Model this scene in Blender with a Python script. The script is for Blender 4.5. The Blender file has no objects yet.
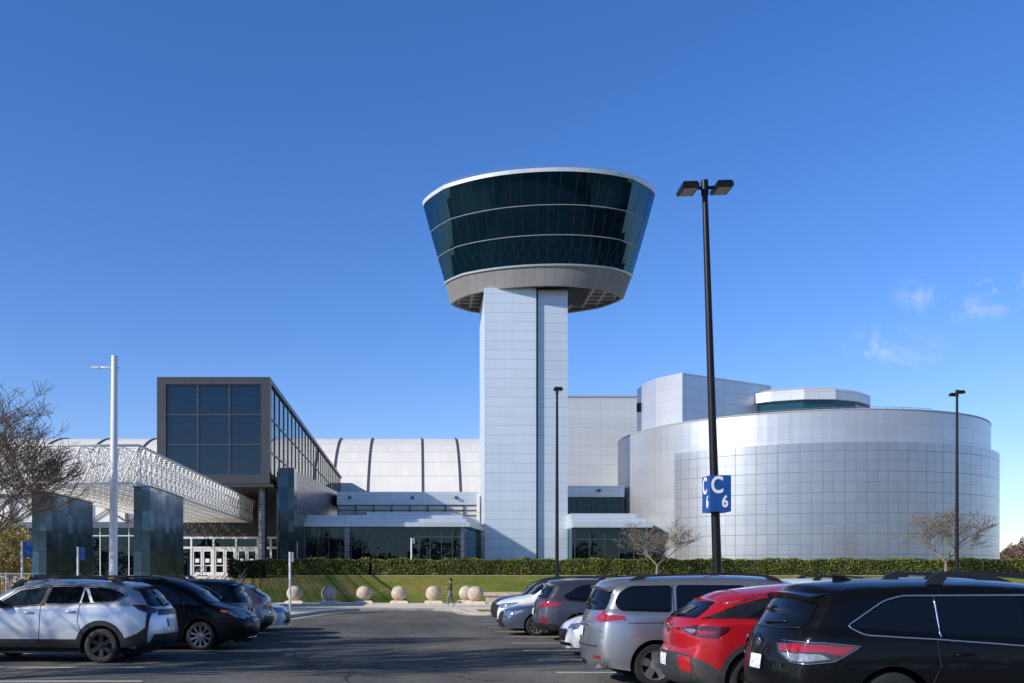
import bpy, bmesh, math, random
from mathutils import Vector, Matrix
from mathutils.geometry import delaunay_2d_cdt
from mathutils.bvhtree import BVHTree
R = math.radians
PI = math.pi
random.seed(7)
S = bpy.context.scene
COL = S.collection

# ------------------------------------------------------------------ camera
# focal length 960 px at 1024 px width; the building grid and the car park are square to the lens (shifted lens)
cam_d = bpy.data.cameras.new('camera')
cam = bpy.data.objects.new('camera', cam_d)
COL.objects.link(cam)
cam.location = (0, 0, 1.75)
cam.rotation_euler = (R(90), 0, 0)
cam_d.sensor_width = 36
cam_d.lens = 33.75
cam_d.shift_x = (512 - 415) / 1024
cam_d.shift_y = (578 - 341.5) / 1024
cam_d.clip_start = 0.1
cam_d.clip_end = 8000
S.camera = cam
S.view_settings.view_transform = 'Standard'
S.view_settings.look = 'None'
S.view_settings.exposure = 0
S.render.resolution_x = 1024
S.render.resolution_y = 683

# ------------------------------------------------------------------ node helpers
class NT:
    def __init__(s, mat):
        s.t = mat.node_tree
        s.t.nodes.clear()
    def n(s, typ, **kw):
        nd = s.t.nodes.new(typ)
        for k, v in kw.items():
            if k.startswith('i_'):
                key = k[2:]
                key = int(key) if key.isdigit() else key.replace('_', ' ')
                if isinstance(v, tuple) and len(v) == 3 and nd.inputs[key].type == 'RGBA': v = (*v, 1)
                nd.inputs[key].default_value = v
            else:
                setattr(nd, k, v)
        return nd
    def l(s, a, b):
        s.t.links.new(a, b)
    def math(s, op, a, b=None, c=None):
        nd = s.t.nodes.new('ShaderNodeMath')
        nd.operation = op
        for i, v in enumerate((a, b, c)):
            if v is None: continue
            if hasattr(v, 'links'): s.l(v, nd.inputs[i])
            else: nd.inputs[i].default_value = v
        return nd.outputs[0]
    def mix(s, f, a, b, blend='MIX'):
        nd = s.t.nodes.new('ShaderNodeMix')
        nd.data_type = 'RGBA'
        nd.blend_type = blend
        for i, v in ((0, f), (6, a), (7, b)):
            if hasattr(v, 'links'): s.l(v, nd.inputs[i])
            else: nd.inputs[i].default_value = (*v, 1) if isinstance(v, tuple) and len(v) == 3 else v
        return nd.outputs[2]
    def ramp(s, f, stops):
        nd = s.t.nodes.new('ShaderNodeValToRGB')
        e = nd.color_ramp.elements
        while len(e) < len(stops): e.new(0.5)
        for k, (p, c) in enumerate(stops):
            e[k].position = p
            e[k].color = (*c, 1) if len(c) == 3 else c
        s.l(f, nd.inputs[0])
        return nd.outputs[0]

def newmat(name):
    m = bpy.data.materials.new(name)
    m.use_nodes = True
    return m, NT(m)

def P_(t, **kw):
    p = t.n('ShaderNodeBsdfPrincipled')
    o = t.n('ShaderNodeOutputMaterial')
    t.l(p.outputs[0], o.inputs[0])
    for k, v in kw.items():
        if isinstance(v, tuple) and len(v) == 3: v = (*v, 1)
        p.inputs[k.replace('_', ' ')].default_value = v
    return p

def simple(name, col, rough=0.5, metal=0.0, var=0.12, scale=6.0, bump=0.0, bscale=60.0, coat=0.0, spec=0.5, ior=1.5):
    """principled colour with soft value and roughness variation"""
    m, t = newmat(name)
    p = P_(t, Roughness=rough, Metallic=metal, IOR=ior)
    p.inputs['Coat Weight'].default_value = coat
    p.inputs['Coat Roughness'].default_value = 0.03
    p.inputs['Specular IOR Level'].default_value = spec
    tc = t.n('ShaderNodeTexCoord')
    nz = t.n('ShaderNodeTexNoise', i_Scale=scale, i_Detail=5.0)
    t.l(tc.outputs['Object'], nz.inputs['Vector'])
    lo = tuple(c * (1 - var) for c in col)
    hi = tuple(min(1, c * (1 + var)) for c in col)
    c = t.ramp(nz.outputs[0], [(0.3, lo), (0.7, hi)])
    t.l(c, p.inputs['Base Color'])
    if rough > 0.02:
        r = t.math('MULTIPLY_ADD', nz.outputs[0], rough * 0.3, rough * 0.85)
        t.l(r, p.inputs['Roughness'])
    if bump:
        b = t.n('ShaderNodeBump', i_Strength=bump, i_Distance=0.02)
        n2 = t.n('ShaderNodeTexNoise', i_Scale=bscale, i_Detail=4.0)
        t.l(tc.outputs['Object'], n2.inputs['Vector'])
        t.l(n2.outputs[0], b.inputs['Height'])
        t.l(b.outputs[0], p.inputs['Normal'])
    return m

def panels(name, col, pw, ph, line=0.03, lcol=(0.05, 0.05, 0.055), rough=0.4, metal=0.0, pvar=0.08, sub=None, stagger=0.0, lstr=1.0, tilt=0.0, stain=0.1, lineu=None, ior=1.5):
    """sheet panels with joints, laid out in metres on the UV map of the mesh"""
    m, t = newmat(name)
    p = P_(t, Roughness=rough, Metallic=metal, IOR=ior)
    uv = t.n('ShaderNodeUVMap')
    sp = t.n('ShaderNodeSeparateXYZ')
    t.l(uv.outputs[0], sp.inputs[0])
    v = t.math('DIVIDE', sp.outputs[1], ph)
    u = t.math('DIVIDE', sp.outputs[0], pw)
    if stagger:
        u = t.math('ADD', u, t.math('MULTIPLY', t.math('FLOOR', v), stagger))
    def lines(u, v, wu, wv):
        fu = t.math('FRACT', u); fv = t.math('FRACT', v)
        du = t.math('MINIMUM', fu, t.math('SUBTRACT', 1.0, fu))
        dv = t.math('MINIMUM', fv, t.math('SUBTRACT', 1.0, fv))
        return t.math('MAXIMUM', t.math('LESS_THAN', du, wu), t.math('LESS_THAN', dv, wv))
    mask = lines(u, v, (lineu if lineu is not None else line) / pw / 2, line / ph / 2)
    cv = t.n('ShaderNodeCombineXYZ')
    k = sub or 1
    us = t.math('MULTIPLY', u, float(k)); vs = t.math('MULTIPLY', v, float(k))
    t.l(t.math('FLOOR', us), cv.inputs[0]); t.l(t.math('FLOOR', vs), cv.inputs[1])
    wn = t.n('ShaderNodeTexWhiteNoise', noise_dimensions='3D')
    t.l(cv.outputs[0], wn.inputs['Vector'])
    tc = t.n('ShaderNodeTexCoord')
    nz = t.n('ShaderNodeTexNoise', i_Scale=0.22, i_Detail=6.0)
    t.l(tc.outputs['Object'], nz.inputs['Vector'])
    val = t.math('ADD', t.math('MULTIPLY_ADD', wn.outputs[0], 2 * pvar, 1 - pvar), t.math('MULTIPLY_ADD', nz.outputs[0], 2 * stain, -stain))
    mp = t.n('ShaderNodeMapping'); mp.inputs['Scale'].default_value = (2.2, 2.2, 0.07); t.l(tc.outputs['Object'], mp.inputs[0])
    st = t.n('ShaderNodeTexNoise', i_Scale=1.0, i_Detail=5.0, i_Roughness=0.7); t.l(mp.outputs[0], st.inputs['Vector'])
    val = t.math('MULTIPLY', val, t.math('MULTIPLY_ADD', st.outputs[0], 0.22, 0.89))
    base = t.n('ShaderNodeVectorMath', operation='SCALE')
    base.inputs[0].default_value = col
    t.l(val, base.inputs[3])
    c = base.outputs[0]
    if sub:
        m2 = lines(us, vs, 0.035 * k / pw / 2, 0.035 * k / ph / 2)
        c = t.mix(t.math('MULTIPLY', m2, 0.75), c, lcol)
    c = t.mix(t.math('MULTIPLY', mask, lstr), c, lcol)
    t.l(c, p.inputs['Base Color'])
    t.l(t.math('MULTIPLY_ADD', nz.outputs[0], rough * 0.3, rough * 0.85), p.inputs['Roughness'])
    if metal:
        t.l(t.math('MULTIPLY', t.math('SUBTRACT', 1.0, mask), metal), p.inputs['Metallic'])
    if tilt:
        g = t.n('ShaderNodeNewGeometry')
        ta = t.n('ShaderNodeVectorMath', operation='SUBTRACT')
        t.l(wn.outputs[1], ta.inputs[0]); ta.inputs[1].default_value = (0.5, 0.5, 0.5)
        tb = t.n('ShaderNodeVectorMath', operation='SCALE'); t.l(ta.outputs[0], tb.inputs[0]); tb.inputs[3].default_value = tilt
        td = t.n('ShaderNodeVectorMath', operation='ADD'); t.l(g.outputs['Normal'], td.inputs[0]); t.l(tb.outputs[0], td.inputs[1])
        te = t.n('ShaderNodeVectorMath', operation='NORMALIZE'); t.l(td.outputs[0], te.inputs[0])
        t.l(te.outputs[0], p.inputs['Normal'])
    return m

def glassy(name, col, refl=1.6, rough=0.02, trans=0.0, tint=(0.2, 0.3, 0.33), wob=0.004, scale=0.5, gcol=(1, 1, 1)):
    """window glass: dark body with a Fresnel mirror on it, partly see-through if trans > 0"""
    m, t = newmat(name)
    o = t.n('ShaderNodeOutputMaterial')
    d = t.n('ShaderNodeBsdfDiffuse', i_Color=(*col, 1))
    g = t.n('ShaderNodeBsdfGlossy', i_Roughness=rough, i_Color=(*gcol, 1))
    tr = t.n('ShaderNodeBsdfTransparent', i_Color=(*tint, 1))
    fr = t.n('ShaderNodeFresnel', i_IOR=refl)
    tc = t.n('ShaderNodeTexCoord')
    nz = t.n('ShaderNodeTexNoise', i_Scale=scale, i_Detail=2.0)
    t.l(tc.outputs['Object'], nz.inputs['Vector'])
    b = t.n('ShaderNodeBump', i_Strength=0.35, i_Distance=max(wob * 10, 1e-5))
    t.l(nz.outputs[0], b.inputs['Height'])
    t.l(b.outputs[0], g.inputs['Normal'])
    m1 = t.n('ShaderNodeMixShader', i_Fac=trans)
    t.l(d.outputs[0], m1.inputs[1]); t.l(tr.outputs[0], m1.inputs[2])
    m2 = t.n('ShaderNodeMixShader')
    t.l(fr.outputs[0], m2.inputs[0]); t.l(m1.outputs[0], m2.inputs[1]); t.l(g.outputs[0], m2.inputs[2])
    t.l(m2.outputs[0], o.inputs[0])
    return m

def paint(name, col, metal=0.0, rough=0.35, flake=0.0, coat=1.0):
    m, t = newmat(name)
    p = P_(t, Roughness=rough, Metallic=metal)
    p.inputs['Specular IOR Level'].default_value = 0.1 if max(col) < 0.03 else 0.4
    p.inputs['Coat IOR'].default_value = 1.4
    p.inputs['Coat Weight'].default_value = coat * (0.4 if max(col) < 0.03 else 1)
    tc = t.n('ShaderNodeTexCoord')
    nz = t.n('ShaderNodeTexNoise', i_Scale=1.3, i_Detail=6.0)
    t.l(tc.outputs['Object'], nz.inputs['Vector'])
    sp = t.n('ShaderNodeSeparateXYZ'); t.l(tc.outputs['Object'], sp.inputs[0])
    low = t.math('MULTIPLY', t.math('SUBTRACT', 0.70, sp.outputs[2]), 0.25 if max(col) > 0.03 else 0.06)
    low = t.math('MULTIPLY', t.math('MAXIMUM', low, 0.0), nz.outputs[0])
    c = t.mix(low, col, (0.12, 0.11, 0.10))
    t.l(c, p.inputs['Base Color'])
    t.l(t.math('MULTIPLY_ADD', nz.outputs[0], 0.12, rough - 0.05), p.inputs['Roughness'])
    t.l(t.math('MULTIPLY_ADD', nz.outputs[0], 0.08, 0.0), p.inputs['Coat Roughness'])
    return m

M = {}
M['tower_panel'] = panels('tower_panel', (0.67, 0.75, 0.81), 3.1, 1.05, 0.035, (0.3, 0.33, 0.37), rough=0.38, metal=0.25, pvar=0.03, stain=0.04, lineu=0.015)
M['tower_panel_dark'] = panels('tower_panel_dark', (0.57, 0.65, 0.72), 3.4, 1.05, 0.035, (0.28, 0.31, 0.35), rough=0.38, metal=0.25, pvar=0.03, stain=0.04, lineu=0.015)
M['gap'] = simple('shadow_gap', (0.20, 0.23, 0.27), 0.7)
M['drum_panel'] = panels('drum_panel', (0.56, 0.565, 0.58), 5.2, 1.3, 0.03, (0.34, 0.35, 0.37), rough=0.36, metal=0.6, pvar=0.05, stain=0.05, lineu=0.02)
M['drum_grid'] = panels('drum_grid', (0.45, 0.46, 0.48), 2.06, 2.03, 0.06, (0.17, 0.175, 0.185), rough=0.33, metal=0.72, pvar=0.04, sub=2, stain=0.05, tilt=0.004)
M['wall_panel'] = panels('wall_panel', (0.66, 0.68, 0.70), 9.0, 1.3, 0.03, (0.36, 0.37, 0.39), rough=0.42, metal=0.25, pvar=0.04, stain=0.05)
M['block_panel'] = panels('block_panel', (0.58, 0.60, 0.63), 6.0, 1.3, 0.03, (0.28, 0.29, 0.31), rough=0.36, metal=0.5, pvar=0.05, stain=0.05)
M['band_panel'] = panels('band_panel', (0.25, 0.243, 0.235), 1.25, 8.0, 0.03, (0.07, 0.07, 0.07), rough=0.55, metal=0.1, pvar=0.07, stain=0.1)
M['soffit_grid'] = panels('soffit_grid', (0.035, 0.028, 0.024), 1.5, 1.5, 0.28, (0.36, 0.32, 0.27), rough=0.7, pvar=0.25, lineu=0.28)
M['rim'] = panels('white_rim', (0.62, 0.64, 0.66), 1.5, 9.0, 0.03, (0.3, 0.3, 0.3), rough=0.4, metal=0.2, pvar=0.05)
M['hangar'] = panels('hangar_roof', (0.83, 0.80, 0.74), 1.24, 4.6, 0.26, (0.44, 0.43, 0.41), rough=0.5, metal=0.0, pvar=0.025, lineu=0.02, lstr=0.6, stain=0.06)
M['rib'] = simple('hangar_rib', (0.11, 0.12, 0.14), 0.5, 0.3)
M['tile'] = panels('dark_steel_tile', (0.13, 0.215, 0.27), 0.78, 1.05, 0.02, (0.012, 0.014, 0.016), rough=0.17, metal=0.9, pvar=0.30, tilt=0.05, stain=0.12)
M['tile_dark'] = panels('darkest_steel_tile', (0.035, 0.06, 0.078), 0.78, 1.05, 0.02, (0.012, 0.014, 0.016), rough=0.17, metal=0.9, pvar=0.30, tilt=0.05, stain=0.12)
M['tile_wall'] = panels('steel_panel_wall', (0.20, 0.205, 0.22), 4.2, 0.62, 0.06, (0.02, 0.02, 0.022), rough=0.3, metal=0.75, pvar=0.10, tilt=0.02, stain=0.2)
M['frame_dark'] = panels('bronze_frame', (0.080, 0.078, 0.078), 2.0, 2.4, 0.02, (0.03, 0.03, 0.03), rough=0.42, metal=0.5, pvar=0.06, stain=0.1)
M['mullion'] = simple('mullion_metal', (0.10, 0.10, 0.105), 0.4, 0.5)
M['mullion_light'] = simple('mullion_light_metal', (0.45, 0.47, 0.49), 0.4, 0.3)
M['white_frame'] = simple('white_frame', (0.66, 0.67, 0.68), 0.45)
M['soffit_dark'] = simple('dark_soffit', (0.035, 0.035, 0.04), 0.6)
M['core'] = simple('dark_interior', (0.012, 0.014, 0.017), 0.8)
M['slab'] = simple('interior_slab', (0.05, 0.055, 0.06), 0.8)
M['lattice'] = simple('lattice_steel', (0.62, 0.82, 0.90), 0.5)
M['cab_mullion'] = simple('cab_mullion', (0.02, 0.024, 0.028), 0.5)
M['cab_glass'] = glassy('cab_glass', (0.002, 0.020, 0.036), 1.85, 0.01, 0.6, (0.30, 0.52, 0.60), 0.0, gcol=(0.22, 0.46, 0.72))
M['box_glass'] = glassy('box_glass', (0.001, 0.015, 0.036), 1.6, 0.02, 0.0, wob=0.003)
M['lobby_glass'] = glassy('lobby_glass', (0.002, 0.008, 0.012), 1.55, 0.01, 0.45, (0.25, 0.32, 0.34), 0.003, gcol=(0.6, 0.85, 0.95))
M['teal_glass'] = glassy('teal_glass', (0.008, 0.05, 0.07), 1.6, 0.03)
M['side_glass'] = glassy('gallery_side_glass', (0.03, 0.04, 0.05), 2.6, 0.01, 0.2, (0.5, 0.6, 0.65), wob=0.0)
M['roof_metal'] = panels('roof_metal', (0.62, 0.66, 0.70), 4.0, 0.45, 0.03, (0.36, 0.38, 0.41), rough=0.36, metal=0.4, pvar=0.05)
M['white_wall'] = simple('pale_blind', (0.85, 0.83, 0.79), 0.6, var=0.04)
M['clerestory'] = simple('clerestory_panel', (0.62, 0.60, 0.55), 0.35, var=0.12, scale=0.6)
M['truss'] = simple('white_truss_paint', (0.80, 0.785, 0.75), 0.45, var=0.05)
M['truss_deck'] = simple('grey_deck', (0.42, 0.41, 0.39), 0.6)
M['concrete'] = simple('pale_concrete', (0.72, 0.62, 0.49), 0.85, var=0.14, scale=3.0, bump=0.25, bscale=40)
M['ball'] = simple('cast_stone', (0.50, 0.41, 0.31), 0.85, var=0.28, scale=3.5, bump=0.35, bscale=30)
M['kerb'] = simple('kerb_concrete', (0.38, 0.35, 0.31), 0.85, var=0.18, scale=2.0, bump=0.2)
M['tan'] = simple('tan_gutter', (0.46, 0.39, 0.29), 0.9, var=0.15, scale=1.5)
M['black_pole'] = simple('black_pole_paint', (0.007, 0.007, 0.008), 0.4, 0.0, spec=0.3)
M['white_pole'] = simple('white_pole_paint', (0.68, 0.69, 0.70), 0.4, 0.1, var=0.04)
M['galv'] = simple('galvanised_steel', (0.42, 0.43, 0.44), 0.45, 0.7)
M['lens'] = simple('lamp_lens', (0.20, 0.18, 0.14), 0.25, var=0.4, scale=14)
M['sign_blue'] = simple('sign_blue', (0.010, 0.075, 0.30), 0.4, var=0.06)
M['sign_white'] = simple('sign_white', (0.80, 0.80, 0.79), 0.45, var=0.03)
M['sign_red'] = simple('sign_red', (0.5, 0.05, 0.04), 0.45)
M['bark'] = simple('bark', (0.135, 0.10, 0.075), 0.9, var=0.3, scale=6, bump=0.4)
M['bark_pale'] = simple('pale_bark', (0.20, 0.165, 0.135), 0.9, var=0.25, scale=8)
M['bark_red'] = simple('reddish_twigs', (0.22, 0.12, 0.10), 0.9, var=0.3)
# car materials
M['tyre'] = simple('tyre_rubber', (0.014, 0.014, 0.015), 0.75, var=0.25, bump=0.1)
M['rim_silver'] = simple('silver_alloy', (0.62, 0.63, 0.65), 0.28, 0.85, var=0.05)
M['rim_black'] = simple('black_alloy', (0.018, 0.018, 0.02), 0.3, 0.2)
M['well'] = simple('wheel_well', (0.006, 0.006, 0.006), 0.9)
M['cladding'] = simple('grey_plastic', (0.032, 0.034, 0.037), 0.55, var=0.15)
M['black_plastic'] = simple('black_plastic', (0.012, 0.012, 0.013), 0.4, var=0.15)
M['car_glass'] = glassy('car_glass', (0.004, 0.005, 0.007), 1.45, 0.02, wob=0.0015, scale=1.5)
M['clear_glass'] = glassy('clear_car_glass', (0.02, 0.035, 0.04), 1.6, 0.02, wob=0.0015, scale=1.5)
M['chrome'] = simple('chrome', (0.72, 0.73, 0.75), 0.10, 1.0, var=0.03)
M['seam'] = simple('panel_seam', (0.004, 0.004, 0.004), 0.8)
M['light_red'] = simple('red_lens', (0.32, 0.006, 0.012), 0.12, coat=1.0, var=0.25, scale=30)
M['light_dark_red'] = simple('dark_red_lens', (0.07, 0.006, 0.012), 0.12, coat=1.0, var=0.3, scale=30)
M['light_clear'] = simple('clear_lens', (0.36, 0.36, 0.38), 0.12, 0.6, coat=1.0, var=0.3, scale=28)
M['light_amber'] = simple('amber_lens', (0.75, 0.14, 0.03), 0.15, coat=1.0)
M['headlight'] = simple('headlamp_lens', (0.30, 0.33, 0.38), 0.10, 0.6, coat=1.0, var=0.5, scale=22)
M['yellow'] = simple('yellow_accent', (0.75, 0.42, 0.02), 0.5)
M['skin'] = simple('skin', (0.42, 0.25, 0.18), 0.6)
M['hair'] = simple('dark_hair', (0.014, 0.011, 0.01), 0.6)
M['shirt'] = simple('brown_top', (0.065, 0.05, 0.045), 0.9)
M['trousers'] = simple('grey_trousers', (0.17, 0.16, 0.14), 0.9)
M['shoe'] = simple('pale_shoe', (0.55, 0.53, 0.50), 0.7)

def plate_mat():
    m, t = newmat('licence_plate')
    p = P_(t, Roughness=0.4)
    tc = t.n('ShaderNodeTexCoord')
    n = t.n('ShaderNodeTexNoise', i_Scale=22.0, i_Detail=2.0); t.l(tc.outputs['Object'], n.inputs['Vector'])
    c = t.ramp(n.outputs[0], [(0.52, (0.75, 0.75, 0.74)), (0.66, (0.42, 0.46, 0.56))])
    t.l(c, p.inputs['Base Color'])
    return m
M['plate'] = plate_mat()

def asphalt_mat():
    m, t = newmat('asphalt')
    p = P_(t, Roughness=0.9)
    p.inputs['Specular IOR Level'].default_value = 0.12
    tc = t.n('ShaderNodeTexCoord')
    big = t.n('ShaderNodeTexNoise', i_Scale=0.16, i_Detail=6.0, i_Roughness=0.62); t.l(tc.outputs['Object'], big.inputs['Vector'])
    mp = t.n('ShaderNodeMapping'); mp.inputs['Scale'].default_value = (0.9, 0.12, 1)
    t.l(tc.outputs['Object'], mp.inputs[0])
    wear = t.n('ShaderNodeTexNoise', i_Scale=0.9, i_Detail=5.0); t.l(mp.outputs[0], wear.inputs['Vector'])
    fine = t.n('ShaderNodeTexNoise', i_Scale=38.0, i_Detail=8.0, i_Roughness=0.8); t.l(tc.outputs['Object'], fine.inputs['Vector'])
    c1 = t.ramp(big.outputs[0], [(0.32, (0.088, 0.084, 0.078)), (0.62, (0.170, 0.163, 0.150))])
    c2 = t.mix(0.8, c1, t.ramp(wear.outputs[0], [(0.35, (0.75, 0.75, 0.76)), (0.65, (1.15, 1.15, 1.14))]), 'MULTIPLY')
    c3 = t.mix(0.9, c2, t.ramp(fine.outputs[0], [(0.32, (0.45, 0.45, 0.45)), (0.70, (1.7, 1.7, 1.66))]), 'MULTIPLY')
    mid = t.n('ShaderNodeTexNoise', i_Scale=6.0, i_Detail=8.0, i_Roughness=0.8); t.l(tc.outputs['Object'], mid.inputs['Vector'])
    c3 = t.mix(1.0, c3, t.ramp(mid.outputs[0], [(0.34, (0.72, 0.72, 0.72)), (0.66, (1.28, 1.28, 1.27))]), 'MULTIPLY')
    # resurfaced patches with straight saw-cut edges
    sx = t.n('ShaderNodeSeparateXYZ'); t.l(tc.outputs['Object'], sx.inputs[0])
    cx = t.n('ShaderNodeCombineXYZ'); fy = t.math('FLOOR', t.math('DIVIDE', sx.outputs[1], 7.3))
    t.l(fy, cx.inputs[1]); t.l(t.math('FLOOR', t.math('DIVIDE', t.math('ADD', sx.outputs[0], t.math('MULTIPLY', fy, 2.9)), 4.1)), cx.inputs[0])
    pw = t.n('ShaderNodeTexWhiteNoise', noise_dimensions='2D'); t.l(cx.outputs[0], pw.inputs['Vector'])
    c3 = t.mix(1.0, c3, t.ramp(pw.outputs[0], [(0.0, (0.80, 0.80, 0.81)), (0.45, (1.0, 1.0, 1.0)), (1.0, (1.10, 1.10, 1.09))]), 'MULTIPLY')
    # cracks and sealed seams
    wp = t.n('ShaderNodeTexNoise', i_Scale=0.5, i_Detail=5.0); t.l(tc.outputs['Object'], wp.inputs['Vector'])
    va = t.n('ShaderNodeVectorMath', operation='MULTIPLY_ADD'); t.l(wp.outputs[1], va.inputs[0]); va.inputs[1].default_value = (2.2, 2.2, 0); t.l(tc.outputs['Object'], va.inputs[2])
    vo = t.n('ShaderNodeTexVoronoi', feature='DISTANCE_TO_EDGE', i_Scale=0.16); t.l(va.outputs[0], vo.inputs['Vector'])
    cr = t.math('LESS_THAN', vo.outputs[0], 0.0035)
    c4 = t.mix(t.math('MULTIPLY', cr, 0.75), c3, (0.03, 0.03, 0.03))
    # oil drips
    sp = t.n('ShaderNodeTexNoise', i_Scale=0.7, i_Detail=3.0); t.l(tc.outputs['Object'], sp.inputs['Vector'])
    oil = t.ramp(sp.outputs[0], [(0.64, (0, 0, 0)), (0.74, (1, 1, 1))])
    c5 = t.mix(t.math('MULTIPLY', oil, 0.5), c4, (0.022, 0.022, 0.023))
    t.l(c5, p.inputs['Base Color'])
    b = t.n('ShaderNodeBump', i_Strength=0.6, i_Distance=0.012); t.l(fine.outputs[0], b.inputs['Height']); t.l(b.outputs[0], p.inputs['Normal'])
    return m
M['asphalt'] = asphalt_mat()

def line_mat():
    m, t = newmat('worn_line_paint')
    p = P_(t, Roughness=0.8)
    tc = t.n('ShaderNodeTexCoord')
    n = t.n('ShaderNodeTexNoise', i_Scale=16.0, i_Detail=8.0, i_Roughness=0.75); t.l(tc.outputs['Object'], n.inputs['Vector'])
    n2 = t.n('ShaderNodeTexNoise', i_Scale=1.1, i_Detail=3.0); t.l(tc.outputs['Object'], n2.inputs['Vector'])
    f = t.math('ADD', n.outputs[0], t.math('MULTIPLY', n2.outputs[0], 0.5))
    c = t.ramp(f, [(0.48, (0.16, 0.16, 0.15)), (0.62, (0.80, 0.79, 0.75))])
    t.l(c, p.inputs['Base Color'])
    return m
M['line'] = line_mat()
M['mulch'] = simple('tan_mulch', (0.52, 0.41, 0.25), 0.95, var=0.25, scale=4)

def grass_mat():
    m, t = newmat('winter_grass')
    p = P_(t, Roughness=0.95)
    p.inputs['Specular IOR Level'].default_value = 0.15
    tc = t.n('ShaderNodeTexCoord')
    a = t.n('ShaderNodeTexNoise', i_Scale=0.13, i_Detail=6.0, i_Roughness=0.65); t.l(tc.outputs['Object'], a.inputs['Vector'])
    b = t.n('ShaderNodeTexNoise', i_Scale=9.0, i_Detail=6.0, i_Roughness=0.75); t.l(tc.outputs['Object'], b.inputs['Vector'])
    c1 = t.ramp(a.outputs[0], [(0.36, (0.115, 0.165, 0.022)), (0.50, (0.19, 0.22, 0.040)), (0.62, (0.30, 0.245, 0.08))])
    b2 = t.n('ShaderNodeTexNoise', i_Scale=2.2, i_Detail=5.0, i_Roughness=0.8); t.l(tc.outputs['Object'], b2.inputs['Vector'])
    c1 = t.mix(1.0, c1, t.ramp(b2.outputs[0], [(0.32, (0.55, 0.62, 0.6)), (0.5, (1.0, 1.0, 1.0)), (0.68, (1.5, 1.3, 1.15))]), 'MULTIPLY')
    c2 = t.mix(0.9, c1, t.ramp(b.outputs[0], [(0.3, (0.40, 0.45, 0.40)), (0.7, (1.55, 1.45, 1.25))]), 'MULTIPLY')
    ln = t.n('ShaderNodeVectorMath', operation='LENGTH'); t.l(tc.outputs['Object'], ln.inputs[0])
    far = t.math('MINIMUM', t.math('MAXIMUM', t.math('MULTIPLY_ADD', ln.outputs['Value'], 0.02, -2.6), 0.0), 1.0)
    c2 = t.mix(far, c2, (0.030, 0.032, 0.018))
    t.l(c2, p.inputs['Base Color'])
    bp = t.n('ShaderNodeBump', i_Strength=1.0, i_Distance=0.06); t.l(b.outputs[0], bp.inputs['Height']); t.l(bp.outputs[0], p.inputs['Normal'])
    return m
M['grass'] = grass_mat()

def leaf_mat(name, a, b):
    m, t = newmat(name)
    p = P_(t, Roughness=0.55)
    g = t.n('ShaderNodeNewGeometry')
    c = t.ramp(g.outputs['Random Per Island'], [(0.0, a), (1.0, b)])
    tc = t.n('ShaderNodeTexCoord'); nz = t.n('ShaderNodeTexNoise', i_Scale=0.7, i_Detail=4.0); t.l(tc.outputs['Object'], nz.inputs['Vector'])
    c = t.mix(1.0, c, t.ramp(nz.outputs[0], [(0.3, (0.5, 0.56, 0.5)), (0.5, (1.0, 1.0, 1.0)), (0.68, (1.35, 1.12, 0.8))]), 'MULTIPLY')
    t.l(c, p.inputs['Base Color'])
    o = t.t.nodes['Material Output'] if 'Material Output' in t.t.nodes else [n for n in t.t.nodes if n.type == 'OUTPUT_MATERIAL'][0]
    tl = t.n('ShaderNodeBsdfTranslucent'); t.l(c, tl.inputs[0])
    mx = t.n('ShaderNodeMixShader', i_Fac=0.25); t.l(p.outputs[0], mx.inputs[1]); t.l(tl.outputs[0], mx.inputs[2]); t.l(mx.outputs[0], o.inputs[0])
    return m
M['hedge_leaf'] = leaf_mat('hedge_leaf', (0.045, 0.070, 0.013), (0.27, 0.32, 0.065))
M['yellow_leaf'] = leaf_mat('yellowing_leaf', (0.12, 0.12, 0.03), (0.46, 0.36, 0.11))
M['dark_leaf'] = leaf_mat('dark_leaf', (0.016, 0.024, 0.010), (0.055, 0.062, 0.022))
M['far_leaf'] = leaf_mat('far_twigs', (0.14, 0.08, 0.07), (0.30, 0.20, 0.16))
M['hedge_core'] = simple('hedge_core', (0.035, 0.042, 0.014), 0.9, var=0.4, scale=5)

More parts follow.
